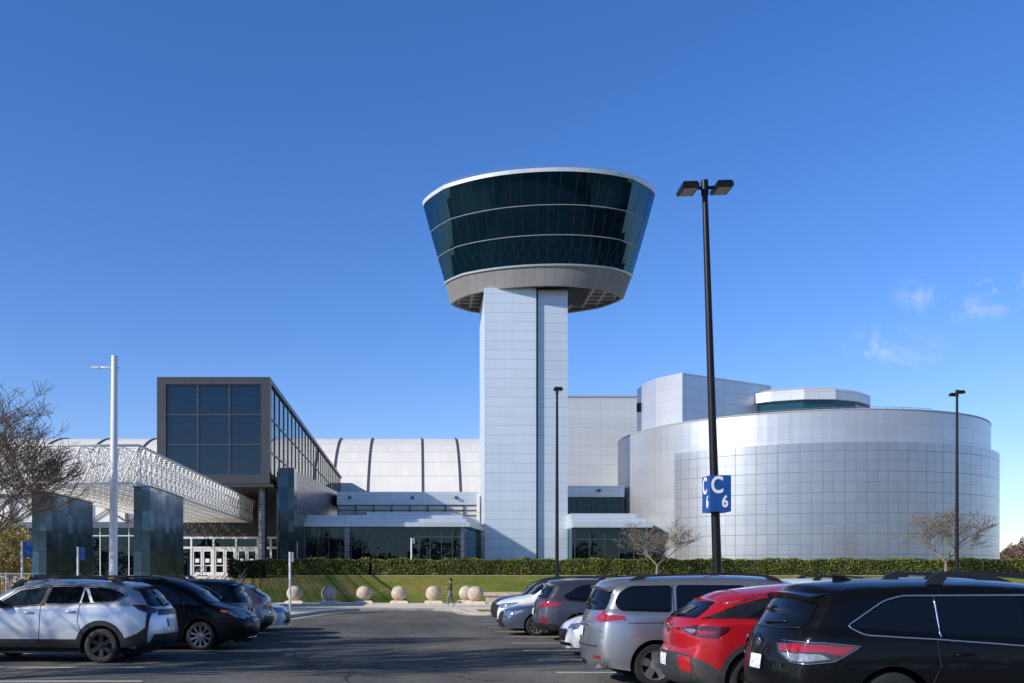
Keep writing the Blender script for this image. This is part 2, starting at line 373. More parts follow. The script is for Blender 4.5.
# ------------------------------------------------------------------ mesh helpers
class MB:
    def __init__(s):
        s.v = []; s.f = []; s.mi = []; s.uv = {}
    def vert(s, p):
        s.v.append(tuple(p)); return len(s.v) - 1
    def face(s, pts, m=0, uv=None):
        ids = [s.vert(p) for p in pts]
        s.f.append(ids); s.mi.append(m)
        if uv: s.uv[len(s.f) - 1] = uv
    def idx(s, ids, m=0):
        s.f.append(list(ids)); s.mi.append(m)
    def box(s, x0, x1, y0, y1, z0, z1, m=0):
        if x0 > x1: x0, x1 = x1, x0
        if y0 > y1: y0, y1 = y1, y0
        if z0 > z1: z0, z1 = z1, z0
        a = [(x0, y0, z0), (x1, y0, z0), (x1, y1, z0), (x0, y1, z0), (x0, y0, z1), (x1, y0, z1), (x1, y1, z1), (x0, y1, z1)]
        for q in ((0, 3, 2, 1), (4, 5, 6, 7), (0, 1, 5, 4), (1, 2, 6, 5), (2, 3, 7, 6), (3, 0, 4, 7)):
            s.face([a[i] for i in q], m)
        return s
    def prism(s, poly, z0, z1, m=0, top=True, bottom=True):
        n = len(poly)
        zz0 = z0 if callable(z0) else (lambda p: z0)
        zz1 = z1 if callable(z1) else (lambda p: z1)
        for i in range(n):
            a, b = poly[i], poly[(i + 1) % n]
            s.face([(a[0], a[1], zz0(a)), (b[0], b[1], zz0(b)), (b[0], b[1], zz1(b)), (a[0], a[1], zz1(a))], m)
        if top: s.face([(p[0], p[1], zz1(p)) for p in poly], m)
        if bottom: s.face([(p[0], p[1], zz0(p)) for p in reversed(poly)], m)
        return s
    def tube(s, p0, p1, r0, r1=None, n=6, m=0, caps=True):
        r1 = r0 if r1 is None else r1
        p0 = Vector(p0); p1 = Vector(p1)
        d = (p1 - p0)
        if d.length < 1e-6: return s
        d.normalize()
        u = d.orthogonal().normalized(); w = d.cross(u)
        a = []; b = []
        for k in range(n):
            c, q = math.cos(2 * PI * k / n), math.sin(2 * PI * k / n)
            o = u * c + w * q
            a.append(s.vert(p0 + o * r0)); b.append(s.vert(p1 + o * r1))
        for k in range(n):
            s.idx((a[k], a[(k + 1) % n], b[(k + 1) % n], b[k]), m)
        if caps:
            s.idx(a[::-1], m); s.idx(b, m)
        return s
    def path(s, pts, r, n=6, m=0, closed=False):
        rs = r if isinstance(r, (list, tuple)) else [r] * len(pts)
        pts = [Vector(p) for p in pts]
        rings = []; L = len(pts)
        for i, p in enumerate(pts):
            if closed: d = pts[(i + 1) % L] - pts[i - 1]
            else: d = pts[min(i + 1, L - 1)] - pts[max(i - 1, 0)]
            d.normalize()
            ref = Vector((0, 0, 1)) if abs(d.z) < 0.92 else Vector((1, 0, 0))
            u = d.cross(ref).normalized(); w = u.cross(d)
            rings.append([s.vert(p + (u * math.cos(2 * PI * k / n) + w * math.sin(2 * PI * k / n)) * rs[i]) for k in range(n)])
        for i in range(L if closed else L - 1):
            a = rings[i]; b = rings[(i + 1) % L]
            for k in range(n): s.idx((a[k], a[(k + 1) % n], b[(k + 1) % n], b[k]), m)
        if not closed:
            s.idx(rings[0][::-1], m); s.idx(rings[-1], m)
        return s
    def lathe(s, prof, n=32, c=(0, 0, 0), axis='z', m=0):
        rings = []
        for r, h in prof:
            ring = []
            for k in range(n):
                a = 2 * PI * k / n
                if axis == 'z': q = (c[0] + r * math.cos(a), c[1] + r * math.sin(a), c[2] + h)
                else: q = (c[0] + r * math.cos(a), c[1] + h, c[2] + r * math.sin(a))
                ring.append(s.vert(q))
            rings.append(ring)
        for i in range(len(rings) - 1):
            for k in range(n):
                q = (rings[i][k], rings[i][(k + 1) % n], rings[i + 1][(k + 1) % n], rings[i + 1][k])
                s.idx(q if axis == 'z' else q[::-1], m)
        return s
    def split(s, name, mats, parent=None, **kw):
        # one object for every separate piece of the mesh
        par = list(range(len(s.v)))
        key = {}
        def find(i):
            while par[i] != i:
                par[i] = par[par[i]]; i = par[i]
            return i
        for i, p in enumerate(s.v):
            k = tuple(round(c, 4) for c in p)
            if k in key: par[find(i)] = find(key[k])
            else: key[k] = i
        for f in s.f:
            for i in f[1:]: par[find(i)] = find(f[0])
        gr = {}
        for k, f in enumerate(s.f): gr.setdefault(find(f[0]), []).append(k)
        out = []
        for ks in gr.values():
            b = MB()
            mp = {}
            for k in ks:
                ids = []
                for i in s.f[k]:
                    if i not in mp: mp[i] = b.vert(s.v[i])
                    ids.append(mp[i])
                if k in s.uv: b.uv[len(b.f)] = s.uv[k]
                b.f.append(ids); b.mi.append(s.mi[k])
            out.append(b.build(name, mats, parent, **kw))
        return out
    def build(s, name, mats, parent=None, smooth=False, uvfn=None, angle=None, fix=False):
        me = bpy.data.meshes.new(name)
        me.from_pydata(s.v, [], s.f)
        if not isinstance(mats, (list, tuple)): mats = [mats]
        for m in mats: me.materials.append(M[m] if isinstance(m, str) else m)
        me.polygons.foreach_set('material_index', s.mi)
        if fix:
            b = bmesh.new(); b.from_mesh(me); bmesh.ops.remove_doubles(b, verts=b.verts, dist=1e-5)
            bmesh.ops.recalc_face_normals(b, faces=b.faces); b.to_mesh(me); b.free()
        lay = me.uv_layers.new(name='UVMap')
        if len(me.polygons) < 60000:
            for p in me.polygons:
                n = p.normal
                cu = s.uv.get(p.index) if not fix else None
                vert_ = abs(n.z) < 0.75
                if vert_:
                    h = math.hypot(n.x, n.y); ux, uy = -n.y / h, n.x / h
                for k, li in enumerate(p.loop_indices):
                    co = me.vertices[me.loops[li].vertex_index].co
                    if cu: lay.data[li].uv = cu[k]
                    elif uvfn: lay.data[li].uv = uvfn(co)
                    elif vert_: lay.data[li].uv = (co.x * ux + co.y * uy, co.z)
                    else: lay.data[li].uv = (co.x, co.y)
        if smooth:
            me.polygons.foreach_set('use_smooth', [True] * len(me.polygons))
            if angle: me.set_sharp_from_angle(angle=R(angle))
        me.update()
        o = bpy.data.objects.new(name, me)
        COL.objects.link(o)
        if parent: o.parent = parent
        return o

def thing(name, label, cat, loc=(0, 0, 0), rz=0, group=None):
    o = bpy.data.objects.new(name, None)
    o.empty_display_size = 0.3
    COL.objects.link(o)
    o.location = loc; o.rotation_euler = (0, 0, rz)
    o['label'] = label; o['category'] = cat
    if group: o['group'] = group
    return o
def tag(o, label, cat, group=None, kind=None):
    if label: o['label'] = label
    if cat: o['category'] = cat
    if group: o['group'] = group
    if kind: o['kind'] = kind
    return o
def part(o, label): o['label'] = label; return o
def struct(o): o['kind'] = 'structure'; return o
def kids(o): return [c for c in bpy.data.objects if c.parent == o]
def copy_tree(o, parent=None):
    c = o.copy(); COL.objects.link(c)
    if parent: c.parent = parent
    for ch in kids(o): copy_tree(ch, c)
    return c
def at(px, py, Y): return Vector(((px - 415) * Y / 960, Y, 1.75 + (578 - py) * Y / 960))

# ------------------------------------------------------------------ world and sun
SUN_AZ = R(63)       # light travels this far to the right of the viewing direction
SUN_EL = R(28)
world = bpy.data.worlds.new('World')
S.world = world
world.use_nodes = True
wt = NT(world)
sky = wt.n('ShaderNodeTexSky', sky_type='NISHITA', sun_disc=False)
sky.sun_elevation = SUN_EL
sky.sun_rotation = PI + SUN_AZ     # sun stands behind the camera's left shoulder
sky.altitude = 100; sky.air_density = 1.0; sky.dust_density = 0.1; sky.ozone_density = 3.0
tc = wt.n('ShaderNodeTexCoord')
hs = wt.n('ShaderNodeHueSaturation', i_Saturation=1.12, i_Value=1.0)
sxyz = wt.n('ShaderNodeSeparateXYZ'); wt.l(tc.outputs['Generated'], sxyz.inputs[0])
tr_ = wt.ramp(sxyz.outputs[2], [(0.0, (0.95, 0.97, 1.24)), (0.10, (1.08, 1.08, 1.34)), (0.25, (0.98, 1.05, 1.38)), (0.52, (0.90, 1.02, 1.38)), (0.78, (0.32, 0.34, 0.38))])  # last stop dims the unseen sky overhead so shadows get less blue fill
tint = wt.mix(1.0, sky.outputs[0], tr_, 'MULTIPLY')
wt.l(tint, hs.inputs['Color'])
# a few thin fair-weather wisps low in the sky on the right
cl = None
for px, py, rad, amt in ((992, 286, 0.046, 0.85), (920, 296, 0.030, 0.55), (876, 346, 0.034, 0.7), (918, 354, 0.034, 0.5), (965, 312, 0.02, 0.3)):
    d = Vector(((px - 415) / 960, 1, (578 - py) / 960)).normalized()
    s_ = wt.n('ShaderNodeVectorMath', operation='SUBTRACT'); wt.l(tc.outputs['Generated'], s_.inputs[0]); s_.inputs[1].default_value = d
    ml = wt.n('ShaderNodeVectorMath', operation='MULTIPLY'); wt.l(s_.outputs[0], ml.inputs[0]); ml.inputs[1].default_value = (1, 1, 1.5)
    ln = wt.n('ShaderNodeVectorMath', operation='LENGTH'); wt.l(ml.outputs[0], ln.inputs[0])
    k = wt.math('MULTIPLY', wt.math('MAXIMUM', wt.math('SUBTRACT', 1.0, wt.math('DIVIDE', ln.outputs['Value'], rad)), 0.0), amt)
    cl = k if cl is None else wt.math('ADD', cl, k)
cn = wt.n('ShaderNodeTexNoise', i_Scale=27.0, i_Detail=10.0, i_Roughness=0.66, i_Distortion=0.8); wt.l(tc.outputs['Generated'], cn.inputs['Vector'])
cm = wt.math('MULTIPLY', wt.math('MULTIPLY', cl, 1.6), wt.math('MAXIMUM', wt.math('SUBTRACT', cn.outputs[0], 0.47), 0.0))
cm = wt.math('MINIMUM', wt.math('MULTIPLY', cm, 3.0), 0.45)
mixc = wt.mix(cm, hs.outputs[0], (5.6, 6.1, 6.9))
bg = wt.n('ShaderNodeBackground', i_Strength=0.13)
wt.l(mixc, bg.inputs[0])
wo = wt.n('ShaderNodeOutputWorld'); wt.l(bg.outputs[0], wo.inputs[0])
sd = bpy.data.lights.new('sun', 'SUN')
sd.energy = 5.0; sd.angle = R(0.53); sd.color = (1.0, 0.95, 0.86)
sun = bpy.data.objects.new('sun', sd); COL.objects.link(sun)
SDIR = Vector((math.sin(SUN_AZ) * math.cos(SUN_EL), math.cos(SUN_AZ) * math.cos(SUN_EL), -math.sin(SUN_EL)))
sun.rotation_euler = SDIR.to_track_quat('-Z', 'Y').to_euler()
# ------------------------------------------------------------------ the setting
def gz(x, y):
    if y <= 63.3: return 0.0
    if y <= 83: 
        t = (y - 63.3) / 19.7
        return 1.95 * (t * t * (3 - 2 * t) * 0.55 + t * 0.45)
    return 1.95
g = MB()
xs = [-3500, -900, -300, -120, -70, -45, -30, -20, -10, 0, 10, 20, 30, 45, 70, 120, 300, 900, 3500]
ys = [-3500, -800, -200, -60, -10, 20, 40, 55, 63.3, 64.5, 66, 67.5, 69, 70.5, 72, 73.5, 75, 76.5, 78, 79.5, 81, 82, 83, 86, 95, 110, 140, 200, 400, 1000, 4000]
ids = [[g.vert((x, y, gz(x, y))) for x in xs] for y in ys]
for j in range(len(ys) - 1):
    for i in range(len(xs) - 1):
        g.idx((ids[j][i], ids[j][i + 1], ids[j + 1][i + 1], ids[j + 1][i]))
struct(g.build('ground', 'grass', smooth=True))
b = MB(); b.face([(-150, -170, .006), (150, -170, .006), (150, 56, .006), (-150, 56, .006)])
struct(b.build('car_park_asphalt', 'asphalt'))
walk = [(-70, 38.6), (-6.6, 38.6), (-6.0, 39.2), (-5.5, 41.5), (-4.7, 46.5), (-4.0, 49.2), (-3.0, 50.6), (1.0, 50.9), (2.0, 50.5), (2.35, 49.2), (2.5, 46.4), (2.75, 45.2), (3.5, 44.8), (70, 44.8)]
b = MB(); b.prism(walk + [(70, 63.25), (-70, 63.25)], 0.0, 0.13)
struct(b.build('sidewalk', 'concrete'))
def offs(pts, d):
    out = []
    for i, p in enumerate(pts):
        a = Vector(pts[max(i - 1, 0)]); c = Vector(pts[min(i + 1, len(pts) - 1)])
        t = (c - a).normalized()
        out.append((p[0] + t.y * d, p[1] - t.x * d))
    return out
def strip(pts, d0, d1, z0, z1):
    b = MB(); a = offs(pts, d0); c = offs(pts, d1)
    for i in range(len(pts) - 1):
        A0, A1, C0, C1 = a[i], a[i + 1], c[i], c[i + 1]
        b.face([(*C0, z1), (*C1, z1), (*A1, z1), (*A0, z1)])
        b.face([(*C0, z0), (*C1, z0), (*C1, z1), (*C0, z1)])
        b.face([(*A1, z0), (*A0, z0), (*A0, z1), (*A1, z1)])
    return b
struct(strip(walk, -0.15, 0.02, 0.0, 0.138).build('kerb', 'kerb'))
struct(strip(walk[2:7], 0.024, 0.55, 0.002, 0.014).build('gutter', 'tan'))
struct(strip(walk[8:13], 0.024, 0.45, 0.002, 0.014).build('gutter', 'tan'))
b = MB()
b.prism([(3.1, 46.3), (40, 46.3), (40, 48.9), (3.1, 48.9)], 0.1, 0.15)
struct(b.build('lawn_strip', 'grass'))
b = MB()
for y in (4.5, 7.1, 9.75, 12.4, 15.05, 17.7, 20.4, 23.05, 25.7, 28.4, 31.05, 33.7, 36.4, 39):
    b.face([(2.6, y - .05, .011), (7.9, y - .05, .011), (7.9, y + .05, .011), (2.6, y + .05, .011)])
    b.face([(7.99, y - .05, .011), (13.2, y - .05, .011), (13.2, y + .05, .011), (7.99, y + .05, .011)])
b.face([(7.9, 4, .011), (7.99, 4, .011), (7.99, 39.4, .011), (7.9, 39.4, .011)])
for y in (11, 13.65, 16.2, 18.7, 22.1, 24.85, 27.6, 30.4, 33.2, 36.0):
    b.face([(-10, y - .05, .011), (-4.6, y - .05, .011), (-4.6, y + .05, .011), (-10, y + .05, .011)])
struct(b.build('parking_lines', 'line'))
b = MB(); yy = [81.9, 83, 84, 86, 87.5]
for i in range(4): b.face([(-14, yy[i], gz(0, yy[i]) + .025), (70, yy[i], gz(0, yy[i]) + .025), (70, yy[i + 1], gz(0, yy[i + 1]) + .025), (-14, yy[i + 1], gz(0, yy[i + 1]) + .025)])
struct(b.build('mulch_bed', 'mulch'))
# paved forecourt rising to the doors
b = MB()
yy = [63.3, 66, 69, 72, 75, 78, 81, 83, 100]
for i in range(len(yy) - 1):
    b.face([(-46, yy[i], gz(0, yy[i]) + .02), (-15.2, yy[i], gz(0, yy[i]) + .02), (-15.2, yy[i + 1], gz(0, yy[i + 1]) + .02), (-46, yy[i + 1], gz(0, yy[i + 1]) + .02)])
struct(b.build('forecourt_paving', 'concrete', smooth=True))

# ------------------------------------------------------------------ observation tower
tower = thing('observation_tower', 'tall silver panelled control tower with flared dark glass cab on top', 'tower', (14.1, 110.5, 1.95))
TX, TY, TZ = 14.1, 110.5, 1.95
def tb(b, *a): return b
def tower_part(b, name, m, par=None, **kw):
    o = b.build(name, m, par or tower, **kw)
    return o
def rel(b):   # world coordinates -> tower coordinates
    b.v = [(x - TX, y - TY, z - TZ) for x, y, z in b.v]; return b
b = MB(); b.box(7.75, 13.5, 107.0, 115.0, 1.9, 34.1)
tower_part(rel(b), 'shaft', 'tower_panel')
b = MB(); b.box(13.5, 13.8, 107.75, 114.0, 1.9, 34.1)
tower_part(rel(b), 'shadow_gap', 'gap')
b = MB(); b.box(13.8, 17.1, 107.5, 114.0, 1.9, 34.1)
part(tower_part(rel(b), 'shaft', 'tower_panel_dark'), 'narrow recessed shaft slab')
ROT = R(-7)
NPL = 96
def plan(a, bb, k, n=2.7, cx=14.1, cy=110.5):
    t = 2 * PI * k / NPL
    c, s = math.cos(t), math.sin(t)
    # gently bowed front and back, canted end bays
    u = t % (2 * PI); m = 7
    e_ = .775
    def quarter(f):       # f: 0 at the end (+x axis) .. 1 at the middle of the front
        if f < .3:
            g = f / .3; return (1 - (1 - e_) * g ** 1.25, .60 * g ** .9)
        g = (f - .3) / .7
        x_ = e_ * (1 - g)
        return (x_, 1 - .40 * (x_ / e_) ** 2.2)
    f = (u % (PI / 2)) / (PI / 2)
    q_ = int(u / (PI / 2) + 1e-9) % 4
    if q_ in (1, 3): f = 1 - f
    x_, y_ = quarter(f)
    x = a * x_ * (1 if q_ in (0, 3) else -1)
    y = bb * y_ * (1 if q_ in (0, 1) else -1)
    return (cx + x * math.cos(ROT) - y * math.sin(ROT), cy + x * math.sin(ROT) + y * math.cos(ROT))
# (z, a, b)
LV = {'bot': (33.95, 10.0, 6.0, 1.3), 'band': (35.95, 10.6, 5.15), 'g0': (36.1, 10.65, 5.2), 'g1': (39.05, 11.5, 6.05), 'g2': (42.0, 12.35, 6.9), 'g3': (45.2, 13.2, 7.8), 'rim': (45.6, 13.3, 7.85)}
def ring(l, da=0.0):
    z, a, bb = l[:3]
    return [(*plan(a + da, bb + da, k, cy=110.5 + (l[3] if len(l) > 3 else 0)), z) for k in range(NPL)]
arc = [0.0]
r0 = ring(LV['g1'])
for k in range(NPL): arc.append(arc[-1] + (Vector(r0[k]) - Vector(r0[(k + 1) % NPL])).length)
def skin(l0, l1, d0=0.0, d1=0.0):
    b = MB(); A = ring(l0, d0); B = ring(l1, d1)
    for k in range(NPL):
        j = (k + 1) % NPL
        b.face([A[k], A[j], B[j], B[k]], 0, [(arc[k], A[k][2]), (arc[k + 1], A[k][2]), (arc[k + 1], B[k][2]), (arc[k], B[k][2])])
    return b
def capf(b, l, d=0.0, up=True, inner=None):
    A = ring(l, d)
    b.face(A if up else A[::-1])
    return b
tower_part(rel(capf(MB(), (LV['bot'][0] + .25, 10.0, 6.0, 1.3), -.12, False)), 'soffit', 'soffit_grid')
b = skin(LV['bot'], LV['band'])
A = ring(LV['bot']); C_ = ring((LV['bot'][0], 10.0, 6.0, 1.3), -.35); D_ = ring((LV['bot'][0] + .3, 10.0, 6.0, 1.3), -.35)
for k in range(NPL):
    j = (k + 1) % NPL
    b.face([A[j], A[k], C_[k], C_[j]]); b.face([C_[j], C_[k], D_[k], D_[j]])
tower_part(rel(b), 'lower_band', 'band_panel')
b = skin(LV['band'], (36.15, 10.75, 5.3), 0.16, 0.06)
A = ring(LV['band'], 0.0); B = ring(LV['band'], 0.16)
for k in range(NPL):
    j = (k + 1) % NPL
    b.face([A[k], A[j], B[j], B[k]])
tower_part(rel(b), 'ledge', 'mullion_light')
for a_, c_ in (('g0', 'g1'), ('g1', 'g2'), ('g2', 'g3')):
    gl = tower_part(rel(skin(LV[a_], LV[c_])), 'window', 'cab_glass')
    if a_ != 'g2':
        z, a, bb = LV[c_]
        b = MB(); b.path([(*plan(a + .02, bb + .02, k), z) for k in range(NPL)], 0.05, 4, closed=True)
        tower_part(rel(b), 'ring_mullion', 'mullion_light', gl)
    b = MB()
    # upright mullions spaced evenly round the cab
    for q in range(44):
        s_ = arc[-1] * q / 44
        k = max(i for i in range(NPL) if arc[i] <= s_ + 1e-6)
        b.tube((*plan(LV[a_][1], LV[a_][2], k), LV[a_][0]), (*plan(LV[c_][1], LV[c_][2], k), LV[c_][0]), 0.024, n=4)
    rel(b).split('mullion', 'cab_mullion', gl)
# inside the cab: core, floors, crossed bracing
b = MB()
b.prism([(9.0, 107.5), (19.5, 106.8), (19.8, 113.2), (9.2, 114.2)], 34, 45.5)
tower_part(rel(b), 'core', 'core')
b = MB()
for z_, l in ((39.0, LV['g1']), (41.95, LV['g2']), (36.15, LV['g0'])):
    A = ring((z_, l[1], l[2]), -.45); B = ring((z_ - .35, l[1], l[2]), -.45)
    b.face(A); b.face(B[::-1])
    for k in range(NPL):
        j = (k + 1) % NPL
        b.face([B[k], B[j], A[j], A[k]])
tower_part(rel(b), 'floor_slab', 'slab')
b = MB()
for q in range(50):
    for sgn in (-1, 1):
        k0 = (q / 50 * arc[-1]); k1 = ((q + 1.2 * sgn) / 50 * arc[-1]) % arc[-1]
        def pos(s_, l, z):
            k = max(i for i in range(NPL) if arc[i] <= s_ + 1e-6); f = (s_ - arc[k]) / (arc[k + 1] - arc[k])
            p = Vector(plan(l[1] - .22, l[2] - .22, k)).lerp(Vector(plan(l[1] - .22, l[2] - .22, k + 1)), f)
            return (p.x, p.y, z)
        b.tube(pos(k0, LV['g0'], 36.2), pos(k1, LV['g1'], 38.75), 0.085, n=4, caps=False)
tower_part(rel(b), 'bracing', 'lattice')
b = skin(LV['g3'], LV['rim'], .06, .06); capf(b, LV['rim'], .06)
A = ring(LV['g3'], -.3); B = ring(LV['g3'], .06)
for k in range(NPL):
    j = (k + 1) % NPL
    b.face([A[k], A[j], B[j], B[k]])
tower_part(rel(b), 'roof_rim', 'rim')
b = MB()
pts = [(*plan(12.9, 7.5, k), 46.0) for k in range(NPL)]
b.path(pts, .025, 4, closed=True)
for k in range(0, NPL, 2): b.tube((*plan(12.9, 7.5, k), 45.55), (*plan(12.9, 7.5, k), 46.0), .03, n=4)
tower_part(rel(b), 'railing', 'galv')

# ------------------------------------------------------------------ round building
DC = Vector((45.1, 114.8)); DR = 20.4
drum = thing('round_building', 'huge drum-shaped building clad in silver metal panels right of tower', 'building', (DC.x, DC.y, 1.95))
def rb(b):
    b.v = [(x - DC.x, y - DC.y, z - 1.95) for x, y, z in b.v]; return b
def cyl(rad, z0, z1, a0=0, a1=360, n=128, c=DC):
    b = MB()
    for k in range(n):
        t0 = R(a0 + (a1 - a0) * k / n); t1 = R(a0 + (a1 - a0) * (k + 1) / n)
        p = [(c.x + rad * math.cos(t0), c.y + rad * math.sin(t0)), (c.x + rad * math.cos(t1), c.y + rad * math.sin(t1))]
        b.face([(*p[0], z0), (*p[1], z0), (*p[1], z1), (*p[0], z1)], 0, [(rad * t0, z0), (rad * t1, z0), (rad * t1, z1), (rad * t0, z1)])
    return b
b = cyl(DR, 1.9, 18.3)
b.face([(DC.x + DR * math.cos(R(360 * k / 128)), DC.y + DR * math.sin(R(360 * k / 128)), 18.3) for k in range(128)])
rb(b).build('wall', 'drum_panel', drum, smooth=True, angle=40)
b = cyl(DR + .8, 1.9, 15.05, 215, 420, 160)
for k in range(160):
    t0 = R(215 + 205 * k / 160); t1 = R(215 + 205 * (k + 1) / 160)
    q = lambda r_, t: (DC.x + r_ * math.cos(t), DC.y + r_ * math.sin(t), 15.05)
    b.face([q(DR, t0), q(DR + .8, t0), q(DR + .8, t1), q(DR, t1)])
t0 = R(215)
b.face([(DC.x + DR * math.cos(t0), DC.y + DR * math.sin(t0), 1.9), (DC.x + (DR + .8) * math.cos(t0), DC.y + (DR + .8) * math.sin(t0), 1.9), (DC.x + (DR + .8) * math.cos(t0), DC.y + (DR + .8) * math.sin(t0), 15.05), (DC.x + DR * math.cos(t0), DC.y + DR * math.sin(t0), 15.05)])
part(rb(b).build('cladding', 'drum_grid', drum, smooth=True, angle=40), 'gridded metal rainscreen round the lower drum')
b = MB()
q = [(DC.x + (DR - .05) * math.cos(R(360 * k / 128)), DC.y + (DR - .05) * math.sin(R(360 * k / 128)), 18.36) for k in range(128)]
b.path(q, .10, 6, closed=True)
rb(b).build('parapet_cap', 'mullion_light', drum)
b = MB()
q = [(DC.x + (DR - .8) * math.cos(R(215 + 75 * k / 60)), DC.y + (DR - .8) * math.sin(R(215 + 75 * k / 60))) for k in range(61)]
b.path([(*p, 18.72) for p in q], .025, 4)
for p in q[::2]: b.tube((*p, 18.3), (*p, 18.72), .02, n=4)
rb(b).build('roof_railing', 'galv', drum)
# faceted turret on the roof
TC = Vector((45.6, 117.0)); TR = 8.5
def poly(rad, n=16, off=0.5): return [(TC.x + rad * math.cos(2 * PI * (k + off) / n), TC.y + rad * math.sin(2 * PI * (k + off) / n)) for k in range(n)]
tur = rb(MB().prism(poly(TR), 18.3, 20.5)).build('turret', 'block_panel', drum)
rb(MB().prism(poly(TR + .1), 20.5, 21.9, top=False, bottom=False)).build('window', 'teal_glass', tur)
b = MB(); a = poly(TR + .55); a2 = poly(TR - .9)
b.prism(a, 21.9, 23.0, top=False)
for k in range(16):
    j = (k + 1) % 16
    b.face([(*a[k], 23.0), (*a[j], 23.0), (*a2[j], 23.5), (*a2[k], 23.5)])
b.face([(*p, 23.5) for p in a2])
rb(b).build('roof', 'wall_panel', tur)
# tall block behind the rim
blk = [(29.3, 105.2), (41.6, 112.2), (40, 128), (29.7, 128), (26.5, 114.6), (26.5, 111.2), (27.15, 108.3)]
rb(MB().prism(blk, 1.9, 24.25)).build('tower_block', 'block_panel', drum)
b = MB(); b.box(26.1, 26.5, 112.6, 113.1, 21.3, 22.3); rb(b).build('vent', 'core', drum)

# wall between tower and drum
wl = thing('panelled_hall', 'plain pale panelled wall block behind tower and silver drum', 'building', (26, 134, 1.95))
b = MB(); b.box(18, 33, 134, 150, 1.9, 27.0); b.v = [(x - 26, y - 134, z - 1.95) for x, y, z in b.v]
b.build('wall', 'wall_panel', wl)
b = MB(); b.box(17.9, 33.1, 133.9, 150.1, 27.0, 27.2); b.v = [(x - 26, y - 134, z - 1.95) for x, y, z in b.v]
b.build('parapet_cap', 'mullion_light', wl)

# ------------------------------------------------------------------ hangar
hg = thing('hangar', 'long white barrel-vaulted hangar with dark ribs behind the lobby', 'building', (-30, 205, 1.95))
HC, HZ, HR = 205.0, -3.9, 35.0
def hpt(x, a): return (x + 30, HC - HR * math.cos(a) - 205, HZ + HR * math.sin(a) - 1.95)
b = MB(); n = 40; a0 = R(9.6)
X0, X1 = -112.0, 75.0
for k in range(n):
    t0 = a0 + (PI - 2 * a0) * k / n; t1 = a0 + (PI - 2 * a0) * (k + 1) / n
    p, q = hpt(0, t0), hpt(0, t1)
    A = [hpt(X0, t0), hpt(X1, t0), hpt(X1, t1), hpt(X0, t1)]
    b.face(A, 0, [(X0, HR * t0), (X1, HR * t0), (X1, HR * t1), (X0, HR * t1)])
hv = b.build('roof', 'hangar', hg, smooth=True)
b = MB()
for x in (X0, X1):
    f = [hpt(x, a0 + (PI - 2 * a0) * k / n) for k in range(n + 1)]
    b.face(f if x == X0 else f[::-1])
b.split('end_wall', 'hangar', hg)
ribx = [at(336, 462, 186).x, at(369.5, 462, 186).x, at(422, 462, 186).x, at(458, 462, 186).x]
step = 9.6
xs_ = sorted(set(ribx + [ribx[0] - step * k for k in range(1, 7)] + [ribx[3] + step * k for k in range(1, 6)]))
for x in xs_:
    b = MB()
    A = []; B = []
    for k in range(n + 1):
        t = a0 + (PI - 2 * a0) * k / n
        c = Vector(hpt(x, t)); nrm = Vector((0, -math.cos(t), math.sin(t)))
        A.append(c); B.append(c + nrm * .22)
    for k in range(n):
        for s_ in (-.14, .14):
            o = Vector((s_, 0, 0))
            q = [A[k] + o, A[k + 1] + o, B[k + 1] + o, B[k] + o]
            b.face(q if s_ > 0 else q[::-1])
        o = Vector((.14, 0, 0))
        b.face([B[k] - o, B[k] + o, B[k + 1] + o, B[k + 1] - o])
    b.build('rib', 'rib', hg)

# ------------------------------------------------------------------ glass gallery over the entrance
GX0, GX1, GY0, GY1, GZ0, GZ1 = -24.2, -13.6, 90.0, 178.0, 10.6, 20.6
gal = thing('glass_gallery', 'boxy dark-framed glass gallery raised on a column over the entrance', 'building', (-18.9, 90, 1.95))
def rg(b):
    b.v = [(x + 18.9, y - 90, z - 1.95) for x, y, z in b.v]; return b
fw = .85
b = MB()
b.box(GX0, GX0 + fw, GY0, GY0 + 1.0, GZ0, GZ1); b.box(GX1 - fw, GX1, GY0, GY0 + 1.0, GZ0, GZ1)
b.box(GX0 + fw, GX1 - fw, GY0, GY0 + 1.0, GZ1 - .7, GZ1); b.box(GX0 + fw, GX1 - fw, GY0, GY0 + 1.0, GZ0, GZ0 + .85)
b.box(GX0, GX1, GY0 + 1.0, GY1, GZ1 - .45, GZ1)            # roof slab
b.box(GX0, GX1, GY0 + 1.0, GY1, GZ0, GZ0 + .55)            # floor slab
b.box(GX0, GX0 + .3, GY0 + 1.0, GY1, GZ0 + .55, GZ1 - .45)
rg(b).build('frame', 'frame_dark', gal)
b = MB(); b.box(GX0 + .35, GX1 - 1.6, GY0 + 1.0, GY1 + .0, GZ0 + .6, GZ1 - .5); rg(b).build('interior', 'core', gal)
wx0, wx1, wz0, wz1 = GX0 + fw, GX1 - fw, GZ0 + .85, GZ1 - .7
fwin = rg(MB().box(wx0, wx1, GY0 + .22, GY0 + .3, wz0, wz1)).build('window', 'box_glass', gal)
b = MB()
for i in range(1, 3):
    x = wx0 + (wx1 - wx0) * i / 3; b.box(x - .06, x + .06, GY0 + .10, GY0 + .215, wz0, wz1)
    z = wz0 + (wz1 - wz0) * i / 3; b.box(wx0, wx1, GY0 + .112, GY0 + .21, z - .055, z + .055)
rg(b).split('mullion', 'mullion', fwin)
b = MB()
for i in range(1, 18):
    z = wz0 + (wz1 - wz0) * i / 18
    if i % 6: b.box(wx0, wx1, GY0 + .18, GY0 + .212, z - .007, z + .007)
for i in range(1, 9):
    x = wx0 + (wx1 - wx0) * i / 9
    if 0: b.box(x - .015, x + .015, GY0 + .17, GY0 + .208, wz0, wz1)
rg(b).split('glazing_bar', 'mullion', fwin)
